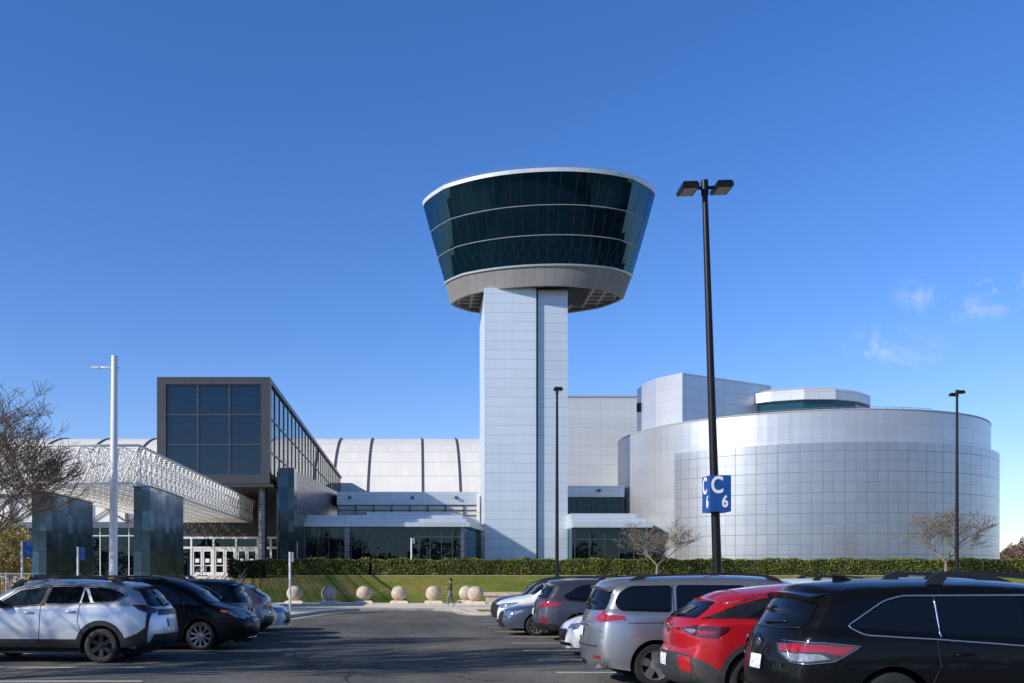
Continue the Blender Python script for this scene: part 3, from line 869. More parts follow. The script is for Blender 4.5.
swin = rg(MB().box(GX1 - .25, GX1 - .2, GY0 + 1.0, GY1, GZ0 + .55, GZ1 - .45)).build('window', 'side_glass', gal)
b = MB()
for i in range(0, 27):
    y = GY0 + 1.0 + i * 3.3
    if y < GY1: b.box(GX1 - .19, GX1 - .12, y - .07, y + .07, GZ0 + .55, GZ1 - .45)
for z in (13.8, 17.0): b.box(GX1 - .185, GX1 - .125, GY0 + 1, GY1, z - .07, z + .07)
rg(b).split('mullion', 'mullion', swin)
b = MB(); b.box(GX0 - .0, GX1 + .35, GY0 - .1, GY0 + 12, GZ0 - .32, GZ0 - .05); rg(b).build('soffit', 'soffit_dark', gal)
col = MB().lathe([(.42, 1.9), (.42, 10.3)], 24, (-14.6, 92.0, 0)); rg(col).build('column', 'tile_wall', gal, smooth=True)
# entrance screen with doors below
EY = 99.5
b = MB()
b.box(-26, -14.0, EY, EY + .4, 6.05, 10.3); rg(b).build('fascia', 'soffit_dark', gal)
b = MB(); b.box(-26, -13.9, EY + .25, EY + .3, 1.9, 6.0); egl = rg(b).build('window', 'lobby_glass', gal)
b = MB()
for x in (-23.2, -20.9, -18.55, -16.3, -14.95, -14.2): b.box(x - .10, x + .10, EY - .02, EY + .22, 1.95, 6.0)
b.box(-24, -14.1, EY, EY + .2, 5.82, 6.03); b.box(-24, -14.1, EY + .01, EY + .19, 4.78, 5.0)
rg(b).split('door_frame', 'white_frame', egl)
b = MB(); b.box(-26, -13.9, 105, 105.3, 1.9, 10.3); rg(b).build('back_wall', 'core', gal)
for x0, x1 in ((-23.1, -21.0), (-20.8, -18.65), (-18.45, -16.4)):
    xm = (x0 + x1) / 2
    for a_, c_ in ((x0 + .02, xm - .02), (xm + .02, x1 - .02)):
        b = MB()
        b.box(a_, a_ + .16, EY + .03, EY + .12, 2.0, 4.76); b.box(c_ - .16, c_, EY + .03, EY + .12, 2.0, 4.76)
        b.box(a_ + .16, c_ - .16, EY + .035, EY + .115, 4.5, 4.75); b.box(a_ + .16, c_ - .16, EY + .035, EY + .115, 2.0, 2.35)
        b.box(a_ + .16, c_ - .16, EY + .04, EY + .11, 3.0, 3.1)
        d = rg(b).build('door', 'white_frame', gal)
        b = MB(); b.box(a_ + .3, c_ - .3, EY + .0, EY + .03, 3.35, 3.75); rg(b).build('notice', 'sign_white', d)
# dark tiled tower and slanting metal wall beside the column
ann = thing('annex_block', 'dark steel panelled annex wall receding beside the entrance column', 'building', (-12, 92, 1.95))
def ra(b):
    b.v = [(x + 12, y - 92, z - 1.95) for x, y, z in b.v]; return b
b = MB()
b.box(-13.0, -11.45, 91.0, 93.0, 1.9, 12.2); ra(b).build('pier', 'tile_dark', ann)
zt = lambda p: 12.1
b = MB(); b.prism([(-11.5, 93.02), (-9.0, 119.0), (-13.4, 119.0), (-13.4, 93.02)], 1.9, 12.1); ra(b).build('wall', 'tile_wall', ann)

# ------------------------------------------------------------------ glass lobby
lob = thing('lobby_building', 'low glass-fronted lobby with stepped silver roof left of tower base', 'building', (-3, 97, 1.95))
def rl(b):
    b.v = [(x + 3, y - 97, z - 1.95) for x, y, z in b.v]; return b
LX0, LX1 = -11.2, 5.05
b = MB(); b.prism([(LX0, 97), (LX1, 97), (LX1 + 2.4, 107.8), (LX0 + 1.2, 107.8)], 1.95, 6.9, top=False, bottom=False)
lg = rl(b).build('window', 'lobby_glass', lob)
b = MB(); b.box(LX0 + .5, 3.2, 102.5, 103, 1.95, 6.8); rl(b).build('back_wall', 'core', lob)
b = MB(); b.face([(LX0, 97.1, 1.98), (LX1, 97.1, 1.98), (LX1 + 2, 107, 1.98), (LX0, 107, 1.98)]); rl(b).build('floor', 'slab', lob)
b = MB()
for i in range(0, 15):
    x = LX0 + .2 + (LX1 - LX0 - .3) * i / 14; b.box(x - .035, x + .035, 96.86, 96.99, 1.95, 6.88)
b.box(LX0, LX1, 96.88, 96.985, 5.85, 5.95)
rl(b).split('mullion', 'mullion', lg)
b = MB()
b.box(-7.1, -6.6, 96.8, 97.3, 1.95, 6.9); b.box(-2.2, -1.8, 97.5, 97.9, 1.95, 6.9); b.box(4.6, 5.0, 96.8, 97.05, 1.95, 6.9); b.box(LX0 - .35, LX0 + .1, 96.7, 97.3, 1.95, 7.0)
rl(b).split('post', 'tile_wall', lob)
b = MB()
b.tube((-1.8, 98.2, 6.6), (3.8, 98.2, 2.4), .12, n=6); b.tube((-1.8, 98.3, 2.4), (3.8, 98.3, 6.6), .12, n=6)
rl(b).split('bracing', 'lattice', lob)
b = MB()
for z0, z1, y0, dx in ((6.9, 7.35, 96.4, .45), (7.35, 7.75, 97.1, .15), (7.75, 8.15, 97.8, -.2), (8.15, 8.55, 99.2, -1.2)):
    b.prism([(LX0 - .3 + (0 if dx > -.3 else 6.5), y0), (LX1 + dx, y0), (LX1 + dx + 2.5, 108.1), (LX0 + .9, 108.1)], z0, z1)
rl(b).build('roof', 'roof_metal', lob)
# raised rear storey with clerestory
b = MB()
b.box(-9.0, 7.2, 112, 122, 1.95, 9.0); b.box(-9.1, 7.2, 111.9, 122, 10.3, 11.8)
rl(b).build('rear_wall', 'roof_metal', lob)
b = MB(); b.box(-9.0, 7.2, 112.1, 112.3, 9.0, 10.3); cw = rl(b).build('window', 'clerestory', lob)
b = MB()
for i in range(8):
    x = -9.0 + i * 2.1; b.box(x - .07, x + .07, 111.95, 112.09, 9.0, 10.3)
b.box(-9.0, 7.2, 111.97, 112.08, 8.95, 9.1); b.box(-9.0, 7.2, 111.96, 112.085, 9.65, 9.72); b.box(-9.0, 7.2, 111.97, 112.08, 10.2, 10.295)
rl(b).split('mullion', 'mullion', cw)
b = MB()
for x in (-7.6, -.3, 4.8): b.box(x - .18, x + .18, 111.5, 111.9, 11.0, 11.25)
rl(b).split('floodlight', 'mullion', lob)

# right-hand pavilion between tower and drum
pav = thing('side_pavilion', 'small glass entrance pavilion between tower and silver drum', 'building', (21, 104, 1.95))
def rp(b):
    b.v = [(x - 21, y - 104, z - 1.95) for x, y, z in b.v]; return b
b = MB(); b.prism([(17.0, 104.0), (25.2, 104.0), (26.2, 107.0), (17.0, 107.0)], 1.95, 7.2, top=False, bottom=False); pg = rp(b).build('window', 'lobby_glass', pav)
b = MB(); b.box(17.0, 24.6, 106.2, 106.5, 1.95, 7.1); rp(b).build('back_wall', 'core', pav)
b = MB()
for x in (17.3, 18.9, 20.5, 22.1, 23.7, 25.1): b.box(x - .04, x + .04, 103.86, 103.99, 1.95, 7.2)
b.box(17.0, 25.2, 103.88, 103.985, 5.9, 6.0); rp(b).split('mullion', 'mullion', pg)
b = MB(); b.box(24.9, 25.2, 103.8, 104.1, 1.95, 7.2); rp(b).build('post', 'tile_wall', pav)
b = MB()
for z0, z1, y0, dx in ((7.2, 7.75, 103.4, .35), (7.75, 8.25, 104.0, -.2), (8.25, 8.8, 104.8, -1.2)):
    b.prism([(17.0, y0), (25.3 + dx, y0), (26 + dx, 108), (17.0, 108)], z0, z1)
rp(b).build('roof', 'roof_metal', pav)
b = MB(); b.box(17.0, 24.4, 112, 121.9, 8.8, 9.1); b.box(17.0, 24.4, 111.85, 121.9, 11.2, 12.5); b.box(17.0, 24.3, 113, 121.9, 1.95, 11.2); rp(b).build('rear_wall', 'roof_metal', pav)
b = MB(); b.box(17.0, 24.4, 112.2, 112.4, 9.1, 11.2); cw = rp(b).build('window', 'lobby_glass', pav)
b = MB()
for i in range(5):
    x = 17.3 + i * 1.72; b.box(x - .06, x + .06, 112.0, 112.19, 9.1, 11.2)
b.box(17.0, 24.4, 112.03, 112.18, 10.1, 10.2); rp(b).split('mullion', 'mullion', cw)
b = MB(); b.box(21.2, 21.6, 111.4, 111.85, 11.8, 12.05); rp(b).build('floodlight', 'mullion', pav)

# left wing seen under the canopy
lw = thing('entrance_wing', 'pale wing with dark glass ground floor and crossed bracing behind the canopy', 'building', (-34, 100, 1.95))
def rw(b):
    b.v = [(x + 34, y - 100, z - 1.95) for x, y, z in b.v]; return b
b = MB(); b.box(-60, -24.5, 100.0, 110, 7.55, 10.2); rw(b).build('blind_wall', 'white_wall', lw)
b = MB(); b.box(-60, -24.3, 99.6, 110, 6.95, 7.55); b.box(-60, -24.3, 99.8, 110, 10.2, 10.5); rw(b).split('beam', 'tile_wall', lw)
b = MB(); b.box(-60, -24.5, 100.1, 100.2, 1.95, 6.95); wg = rw(b).build('window', 'lobby_glass', lw)
b = MB(); b.box(-60, -24.5, 105, 105.3, 1.95, 6.9); rw(b).build('back_wall', 'core', lw)
b = MB()
for i in range(24): b.box(-59.8 + i * 1.5 - .04, -59.8 + i * 1.5 + .04, 99.98, 100.09, 1.95, 6.95)
b.box(-60, -24.5, 99.99, 100.08, 6.1, 6.2); rw(b).split('mullion', 'white_frame', wg)
b = MB()
for i in range(9):
    x = -58.0 + i * 4.0
    b.box(x - .13, x + .13, 99.7, 99.95, 7.6, 10.2)
    b.tube((x + .2, 99.85, 7.7), (x + 3.8, 99.85, 10.1), .08, n=5); b.tube((x + .2, 99.84, 10.1), (x + 3.8, 99.84, 7.7), .08, n=5)
rw(b).split('bracing', 'rib', lw)

# ------------------------------------------------------------------ space-frame canopy
can = thing('entrance_canopy', 'white tubular space-frame canopy leading to the entrance', 'canopy', (-19.4, 55, 1.95))
CX0, CX1, CY0, CY1, CZ0, CZ1 = -26.0, -16.6, 57.8, 99.2, 7.5, 9.72
def rc(b):
    b.v = [(x + 19.4, y - 55, z - 1.95) for x, y, z in b.v]; return b
nx, ny = 8, 34
dx, dy = (CX1 - CX0) / nx, (CY1 - CY0) / ny
top = lambda i, j: (CX0 + i * dx, CY0 + j * dy, CZ1)
bot = lambda i, j: (CX0 + (i + .5) * dx, CY0 + (j + .5) * dy, CZ0)
b = MB()
rr = .040
for j in range(ny + 1):
    for i in range(nx):  b.tube(top(i, j), top(i + 1, j), rr, n=5, caps=False)
for i in range(nx + 1):
    b.tube(top(i, 0), top(i, ny), rr, n=5, caps=False)
rc(b).build('top_chord', 'truss', can, smooth=True)
b = MB()
for j in range(ny):
    b.tube(bot(0, j), bot(nx - 1, j), rr, n=5, caps=False)
for i in range(nx):
    b.tube(bot(i, 0), bot(i, ny - 1), rr, n=5, caps=False)
rc(b).build('bottom_chord', 'truss', can, smooth=True)
b = MB()
for j in range(ny):
    for i in range(nx):
        for u, v in ((0, 0), (1, 0), (0, 1), (1, 1)): b.tube(bot(i, j), top(i + u, j + v), rr * .85, n=4, caps=False)
rc(b).build('web_member', 'truss', can, smooth=True)
b = MB()
# edge trusses: closely laced fascia along the long side and the front
m = 34
for k in range(m):
    y0 = CY0 + (CY1 - CY0) * k / m; y1 = CY0 + (CY1 - CY0) * (k + 1) / m
    b.tube((CX1 + .02, y0, CZ1 - .02), (CX1 - .25, y1, CZ0), .05, n=4, caps=False); b.tube((CX1 - .25, y0, CZ0), (CX1 + .02, y1, CZ1 - .02), .036, n=4, caps=False)
b.tube((CX1 - .25, CY0, CZ0), (CX1 - .25, CY1, CZ0), .085, n=6); b.tube((CX1 + .02, CY0, CZ1), (CX1 + .02, CY1, CZ1), .085, n=6)
m = 8
for k in range(m):
    x0 = CX0 + (CX1 - CX0) * k / m; x1 = CX0 + (CX1 - CX0) * (k + 1) / m
    b.tube((x0, CY0, CZ1), (x1, CY0 + .2, CZ0), .05, n=4, caps=False); b.tube((x0, CY0 + .2, CZ0), (x1, CY0, CZ1), .05, n=4, caps=False)
b.tube((CX0, CY0 + .2, CZ0), (CX1 - .2, CY0 + .2, CZ0), .07, n=5); b.tube((CX0, CY0, CZ1), (CX1, CY0, CZ1), .08, n=5)
rc(b).build('edge_truss', 'truss', can, smooth=True)
b = MB()
b.tube((CX1 - 2.2, 62, 0), (CX1 - 2.2, 62, CZ0), .16, n=12)
for y in (66, 94): b.tube((CX0 + 1.2, y, gz(0, y)), (CX0 + 1.2, y, CZ0), .16, n=12)
b.v = b.v[24:]
b.f = [[i - 24 for i in f] for f in b.f if min(f) >= 24]; b.mi = [0] * len(b.f)
rc(b).split('column', 'truss', can, smooth=True, angle=40)

# ------------------------------------------------------------------ steel-clad pylons
def pylon(x0, x1, z1, label):
    t = thing('clad_pylon', label, 'pylon', ((x0 + x1) / 2, 50, 0), group='steel-clad pylons at the forecourt')
    b = MB(); b.box(x0 - (x0 + x1) / 2, x1 - (x0 + x1) / 2, 0, 7.2, .1, z1); b.build('shaft', 'tile', t)
    b = MB(); b.box(x0 - (x0 + x1) / 2 - .04, x1 - (x0 + x1) / 2 + .04, -.04, 7.24, z1, z1 + .06); b.build('cap', 'mullion', t)
    b = MB(); b.box(x0 - (x0 + x1) / 2 - .06, x1 - (x0 + x1) / 2 + .06, -.06, 7.26, .1, .35); b.build('plinth', 'kerb', t)
pylon(-14.65, -13.8, 6.5, 'dark steel-tiled pylon slab beside the white lamp pole, clear of the tree')
pylon(-19.95, -19.2, 6.2, 'reflective steel-tiled pylon slab partly behind the bare tree branches')
# ------------------------------------------------------------------ cars
def chaikin(pts, it=2, closed=False):
    for _ in range(it):
        out = []
        n = len(pts)
        if not closed: out.append(pts[0])
        for i in range(n if closed else n - 1):
            a, b_ = pts[i], pts[(i + 1) % n]
            out.append((a[0] * .75 + b_[0] * .25, a[1] * .75 + b_[1] * .25)); out.append((a[0] * .25 + b_[0] * .75, a[1] * .25 + b_[1] * .75))
        if not closed: out.append(pts[-1])
        pts = out
    return pts
def rnd(poly, r):
    out = []; n = len(poly)
    for i in range(n):
        p = Vector(poly[i]); a = Vector(poly[i - 1]); c = Vector(poly[(i + 1) % n])
        da = (a - p); dc = (c - p)
        ra = min(r, da.length * .45); rc_ = min(r, dc.length * .45)
        q0 = p + da.normalized() * ra; q1 = p + dc.normalized() * rc_
        for t in (0, .33, .67, 1): out.append(tuple(q0 * (1 - t) ** 2 + p * 2 * t * (1 - t) + q1 * t * t))
    return out
def resample(pts, step, closed=True):
    out = []; n = len(pts)
    for i in range(n if closed else n - 1):
        a = Vector(pts[i]); b_ = Vector(pts[(i + 1) % n])
        k = max(1, int((b_ - a).length / step))
        for j in range(k): out.append(tuple(a.lerp(b_, j / k)))
    if not closed: out.append(tuple(pts[-1]))
    return out
def inside(p, poly):
    x, y = p; r = False; n = len(poly)
    for i in range(n):
        x0, y0 = poly[i]; x1, y1 = poly[(i + 1) % n]
        if (y0 > y) != (y1 > y) and x < (x1 - x0) * (y - y0) / (y1 - y0) + x0: r = not r
    return r
import numpy as np
def cdt(poly, step):
    n = len(poly)
    P = np.array([(p[0], p[1]) for p in poly]); Q = np.roll(P, -1, 0)
    lo, hi = P.min(0), P.max(0)
    g = []
    y = lo[1] + step * .5; row = 0
    while y < hi[1]:
        x = lo[0] + step * (.5 if row % 2 else 0)
        while x < hi[0]:
            g.append((x, y)); x += step
        y += step * .87; row += 1
    pts = [Vector((p[0], p[1])) for p in poly]
    if g:
        G = np.array(g)
        X, Y = G[:, 0:1], G[:, 1:2]
        d = Q - P; dl = np.maximum((d * d).sum(1), 1e-12)
        cross = ((P[:, 1] > Y) != (Q[:, 1] > Y)) & (X < d[:, 0] * (Y - P[:, 1]) / np.where(d[:, 1] == 0, 1e-12, d[:, 1]) + P[:, 0])
        ins = cross.sum(1) % 2 == 1
        t = np.clip(((X - P[:, 0]) * d[:, 0] + (Y - P[:, 1]) * d[:, 1]) / dl, 0, 1)
        dd = (X - P[:, 0] - t * d[:, 0]) ** 2 + (Y - P[:, 1] - t * d[:, 1]) ** 2
        ok = ins & (dd.min(1) > (step * .4) ** 2)
        pts += [Vector((float(a), float(b_))) for a, b_ in G[ok]]
    v, e, f, *_ = delaunay_2d_cdt(pts, [], [list(range(n))], 1, 1e-5)
    return v, f

def interp(tab, x):
    if x <= tab[0][0]: return tab[0][1]
    for (a, p), (b_, q) in zip(tab, tab[1:]):
        if x <= b_:
            t = (x - a) / (b_ - a); return p + (q - p) * t
    return tab[-1][1]

class Car:
    """body = closed side outline with a shaped half-width; windows, lamps and trim are laid on its surface"""
    def __init__(s, name, label, cat, sp, loc, rz, group=None, step=0.06):
        s.sp = sp; s.L = sp['L']; s.W = sp['W']
        s.root = thing(name, label, cat, loc, rz, group)
        s.step = step
        s.top = resample(chaikin(sp['top'], 2), .05, False)
        sill = sp.get('sill', .26)
        bot = []
        (xr, xf), ra, wr = sp['wheels'], sp['arch'], sp['wr']
        x_end, x_start = s.top[-1], s.top[0]
        def arch(xc):
            h = sill - wr; a0 = math.asin(max(-1, min(1, h / ra)))
            return [(xc + ra * math.cos(a), wr + ra * math.sin(a)) for a in [a0 + (PI - 2 * a0) * k / 18 for k in range(19)]]
        bot += arch(xf) + arch(xr)
        full = s.top + resample([s.top[-1]] + bot + [s.top[0]], .07, False)[1:-1]
        s.full = full; s.sill = sill
        s.tv = [Vector(p) for p in s.top]
        v, f = cdt(full, step)
        nb = len(s.top)
        b = MB()
        idl = {}; 
        for sd in (-1, 1):
            ids = [b.vert((p[0], sd * s.yh(p[0], p[1]), p[1])) for p in v]
            idl[sd] = ids
            for q in f:
                q = [ids[i] for i in q]
                a, b1, c = (Vector(b.v[i]) for i in q[:3])
                nrm = (b1 - a).cross(c - a)
                if nrm.y * sd < 0: q = q[::-1]
                b.idx(q)
        # top sheet across the car
        N = 22; sheet = []
        for i in range(nb):
            p = s.tv[i]; t = (s.tv[min(i + 1, nb - 1)] - s.tv[max(i - 1, 0)]).normalized()
            nx, nz = -t.y, t.x
            crown = .035 + .10 * abs(nx) + (.03 if p.y > 1.3 else 0)
            yb = s.yh(p.x, p.y)
            row = []
            for k in range(N + 1):
                if k == 0: row.append(idl[-1][i]); continue
                if k == N: row.append(idl[1][i]); continue
                u = -1 + 2 * k / N
                c = crown * (1 - abs(u) ** 2.4)
                row.append(b.vert((p.x + nx * c, u * yb, p.y + nz * c)))
            sheet.append(row)
        for i in range(nb - 1):
            for k in range(N): b.idx((sheet[i][k], sheet[i + 1][k], sheet[i + 1][k + 1], sheet[i][k + 1]))
        s.body = b.build('body', sp['paint'], s.root, smooth=True, fix=True)
        me = s.body.data
        s.bvh = BVHTree.FromPolygons([v_.co.copy() for v_ in me.vertices], [list(p.vertices) for p in me.polygons])
        # chassis
        b = MB(); b.box(.35, s.L - .35, -s.W + .34, s.W - .34, .19, .62)
        b.box(xr + ra + .02, xf - ra - .02, -s.W + .10, s.W - .10, .2, .32)
        b.box(.14, xr - ra - .02, -s.W + .18, s.W - .18, .3, .42); b.box(xf + ra + .02, s.L - .2, -s.W + .2, s.W - .2, .2, .34)
        b.build('chassis', 'well', s.root)
        for xc in (xr, xf):
            for sd in (-1, 1): s.wheel(xc, sd)
    def dtop(s, x, z):
        q = Vector((x, z)); m = 9
        for a, b_ in zip(s.tv, s.tv[1:]):
            if abs(a.x - x) > .35 and abs(a.y - z) > .35: continue
            d = b_ - a
            t = max(0, min(1, (q - a).dot(d) / max(d.length_squared, 1e-12)))
            m = min(m, (a + d * t - q).length_squared)
        return math.sqrt(m)
    def yh(s, x, z):
        sp = s.sp
        belt = interp(sp['belt'], x)
        w = s.W
        # lower body: slight barrel, hollow above the sill, shoulder at the belt
        if z < belt:
            t = (z - .62) / .5
            w -= .035 * t * t + (.02 if z < .42 else 0) * (.42 - z) / .16
        else:
            w -= .035 * ((belt - .62) / .5) ** 2
            k = z - belt
            w -= .035 * min(1, k / .05) + sp.get('tumble', .34) * k
        r0, r1 = sp.get('rear_round', (.55, .15)), sp.get('front_round', (.95, .27))
        if x < r0[0]: w -= r0[1] * ((r0[0] - x) / r0[0]) ** 2.2
        if x > s.L - r1[0]: w -= r1[1] * ((x - s.L + r1[0]) / r1[0]) ** 2.2
        RR = sp.get('edge', .11)
        d = min(s.dtop(x, z), RR)
        return max(.05, w - (RR - math.sqrt(max(0, RR * RR - (RR - d) ** 2))))
    def cast(s, a, c, view, side):
        if view == 'side': o, d = Vector((a, side * 3, c)), Vector((0, -side, 0))
        elif view == 'rear': o, d = Vector((-3, a, c)), Vector((1, 0, 0))
        elif view == 'front': o, d = Vector((s.L + 3, a, c)), Vector((-1, 0, 0))
        else: o, d = Vector((a, c, 4)), Vector((0, 0, -1))
        p, n, i, dist = s.bvh.ray_cast(o, d)
        lim = {'side': 2.6, 'rear': 4.2, 'front': 5.2, 'top': 4}[view]
        if p is None or dist > lim:
            g = {'side': Vector((a, side * s.W * .9, c)), 'rear': Vector((.1, a, c)), 'front': Vector((s.L - .1, a, c)), 'top': Vector((a, c, 1.5))}[view]
            p, n, i, dist = s.bvh.find_nearest(g)
        if n.dot(d) > 0: n = -n
        return p, n
    def clampp(s, q, view):
        # keep sheets on their own side of the rounded body corners
        if view == 'side':
            x, z = q
            if x < s.L * .3:
                m = min((p.x for p in s.tv if p.x < s.L * .4 and abs(p.y - z) < .05), default=None)
                if m is not None: x = max(x, m + .006)
            if x > s.L * .7:
                m = max((p.x for p in s.tv if p.x > s.L * .6 and abs(p.y - z) < .05), default=None)
                if m is not None: x = min(x, m - .006)
            return (x, z)
        if view in ('rear', 'front'):
            rr = s.sp.get('rear_round', (.55, .15)) if view == 'rear' else s.sp.get('front_round', (.95, .27))
            z = q[1]
            xs_ = [p.x for p in s.tv if abs(p.y - z) < .05 and (p.x < s.L * .5) == (view == 'rear')]
            xx = (min(xs_) if view == 'rear' else max(xs_)) if xs_ else 0
            lim = s.yh(xx, z) + .035
            return (max(-lim, min(lim, q[0])), z)
        return q
    def patch(s, name, poly, mat, view='side', off=.004, parent=None, r=0.0, both=True, step=None, label=None, smooth=True):
        """sheet on the body surface: poly in (x,z) for side, (y,z) for rear/front"""
        poly = [s.clampp(q, view) for q in poly]
        if r: poly = rnd(poly, r)
        sides = (-1, 1) if (view == 'side' and both) else (-1,)
        out = []
        poly = resample(poly, .025)
        st = step or (.028 if view != 'front' else .04)
        v, f = cdt(poly, st)
        off = off + .004
        if view in ('rear', 'front') and both == 'mirror':
            sets = [v, [Vector((-q[0], q[1])) for q in v]]
        else: sets = [v]
        for sd in sides:
            for vv in sets:
                b = MB()
                nr = []
                for q in vv:
                    p, n = s.cast(q[0], q[1], view, sd)
                    b.vert(p + n * off); nr.append(n)
                for q in f:
                    a, b1, c = (Vector(b.v[i]) for i in q[:3])
                    n = (b1 - a).cross(c - a)
                    b.idx(q if n.dot(nr[q[0]]) > 0 else q[::-1])
                o = b.build(name, mat, parent or s.root, smooth=smooth)
                if label: o['label'] = label
                out.append(o)
        return out
    def line(s, name, pts, w, mat, view='side', off=.006, closed=False, parent=None, sides=(-1, 1)):
        """raised strip following a polyline on the body"""
        pts = resample(pts, .05, closed)
        out = []
        for sd in sides:
            b = MB()
            P = []
            for q in pts:
                p, n = s.cast(q[0], q[1], view, sd); P.append(p + n * off)
            b.path(P, w, 5, closed=closed)
            out.append(b.build(name, mat, parent or s.root, smooth=True))
        return out
    def wheel(s, xc, sd):
        sp = s.sp; r = sp['wr']; tw = .115
        yc = sd * (s.W - tw - .035)
        e = -1 if sd < 0 else 1
        rim_r = r * sp.get('rimf', .70)
        b = MB(); b.lathe([(.02, 0), (rim_r * .96, 0), (rim_r * .96, .01), (.02, .012)], 28, axis='y')
        b.v = [(x, y * 1.0 + e * .02, z) for x, y, z in b.v]
        w = b.build('wheel', 'well', s.root); w.location = (xc, yc, r)
        b = MB(); prof = [(rim_r, -tw), (r * .93, -tw), (r * .985, -tw * .8), (r, -tw * .5), (r, tw * .5), (r * .985, tw * .8), (r * .93, tw), (rim_r * 1.08, tw * 1.04), (rim_r, tw * .95)]
        b.lathe(prof, 40, axis='y'); b.build('tyre', 'tyre', w, smooth=True, angle=50, fix=True)
        b = MB()
        yo = e * tw * .86
        b.lathe([(rim_r * 1.005, e * tw * .2), (rim_r * 1.005, e * tw * .96), (rim_r * .95, e * tw * .96), (rim_r * .91, e * tw * .6), (rim_r * .90, e * tw * .2)], 40, axis='y')
        ns = sp.get('spokes', 5); sw = sp.get('sw', .05)
        for k in range(ns):
            a = 2 * PI * k / ns + PI / 2
            offs_ = (0,) if not sp.get('twin') else (-.10, .10)
            for of in offs_:
                a1 = a + of
                c, q = math.cos(a1), math.sin(a1); tx, tz = -q, c
                i0, i1 = rim_r * .12, rim_r * .96
                w0, w1 = sw * .8, sw * (1.1 if not sp.get('twin') else .8)
                def pt(rad, wd, y): return (c * rad + tx * wd, y, q * rad + tz * wd)
                yA, yB = yo - e * .022, yo + e * .004
                fr = [pt(i0, -w0, yA), pt(i0, w0, yA), pt(i1, w1, yB), pt(i1, -w1, yB)]
                bk = [(x, y - e * .04, z) for x, y, z in fr]
                b.face(fr if e < 0 else fr[::-1])
                for u in range(4):
                    g_ = [fr[u], fr[(u + 1) % 4], bk[(u + 1) % 4], bk[u]]
                    b.face(g_)
        b.lathe([(.075, yo - e * .05), (.072, yo - e * .012), (.03, yo - e * .006), (.0, yo - e * .005)], 20, axis='y')
        o = b.build('rim', sp.get('rim', 'rim_silver'), w, smooth=True, angle=35, fix=True)
    # -------- fittings
    def windows(s, polys, mat='car_glass', chrome=None, r=.05):
        for pl in polys:
            s.patch('window', pl, mat, r=r, off=.005)
    def seams(s, lines):
        for ln in lines: s.line('panel_seam', ln, .007, 'seam', off=.001)
    def handles(s, pts, mat=None):
        for x, z in pts:
            for sd in (-1, 1):
                p, n = s.cast(x, z, 'side', sd)
                b = MB(); b.path([p + Vector((-.11, 0, 0)) + n * .006, p + Vector((-.08, 0, 0)) + n * .035, p + Vector((.07, 0, .006)) + n * .035, p + Vector((.10, 0, .006)) + n * .008], [.014, .018, .018, .012], 8)
                b.build('door_handle', mat or s.sp['paint'], s.root, smooth=True)
    def rails(s, x0, x1, h=.075, inset=.14, mat='black_plastic', r=.022, rth=.035):
        for sd in (-1, 1):
            b = MB(); n = 26; rows = []
            for k in range(n + 1):
                u = k / n
                x = x0 + (x1 - x0) * u
                y = sd * (s.roofw(x) - inset)
                p, nn = s.cast(x, y, 'top', 1)
                e = min(x - x0, x1 - x)
                rise = min(1, max(0, e) / .16) ** .55
                zt = p.z + h * rise
                th = rth if e > .20 else .5
                zb = max(p.z - .02, zt - th) if e > .20 else p.z - .02
                w_ = r * .8
                rows.append([b.vert((x, y - w_, zb)), b.vert((x, y + w_, zb)), b.vert((x, y + w_ * .7, zt)), b.vert((x, y - w_ * .7, zt))])
            for k in range(n):
                for q in range(4): b.idx((rows[k][q], rows[k][(q + 1) % 4], rows[k + 1][(q + 1) % 4], rows[k + 1][q]))
            b.idx(rows[0]); b.idx(rows[-1])
            b.build('roof_rail', mat, s.root, smooth=True, angle=40, fix=True)
    def roofw(s, x):
        return s.yh(x, interp([(p.x, p.y) for p in s.tv if p.y > .9], x) - .02)
    def mirrors(s, x, z, mat=None):
        for sd in (-1, 1):
            p, n = s.cast(x, z, 'side', sd)
            b = MB()
            b.lathe([(.0, -.12), (.06, -.115), (.085, -.06), (.09, 0), (.085, .05), (.06, .085), (0, .09)], 12, axis='y')
            b.v = [(x_ * .75, y, z_) for x_, y, z_ in b.v]
            b.v = [(p.x + x_, p.y + sd * .15 + y * 1.0, p.z + .05 + z_ * .95) for x_, y, z_ in b.v]
            b.tube((p.x, p.y - sd * .02, p.z), (p.x, p.y + sd * .1, p.z + .03), .03, n=6)
            b.build('mirror', mat or s.sp['paint'], s.root, smooth=True, fix=True)
    def spoiler(s, x0, x1, z0, z1, hw, th=.05, mat=None):
        b = MB(); n = 10
        P = []
        for k in range(n + 1):
            u = -1 + 2 * k / n
            d = .10 * u * u
            y = u * hw; zz = -.05 * u * u
            P.append([(x0 + d, y * .97, z0 + zz), (x1, y, z1 + zz * .8), (x1, y, z1 - th * 1.8 + zz * .8), (x0 + d + .03, y * .95, z0 - th + zz)])
        for k in range(n):
            for q in range(4): b.face([P[k][q], P[k][(q + 1) % 4], P[k + 1][(q + 1) % 4], P[k + 1][q]])
        b.face(P[0][::-1]); b.face(P[-1])
        b.build('spoiler', mat or s.sp['paint'], s.root, smooth=True, angle=35, fix=True)
    def plate(s, z, y=0.0, view='rear', hw=.15, hh=.08):
        s.patch('license_plate', [(y - hw, z - hh), (y + hw, z - hh), (y + hw, z + hh), (y - hw, z + hh)], 'plate', view, off=.02, r=.012, both=False)
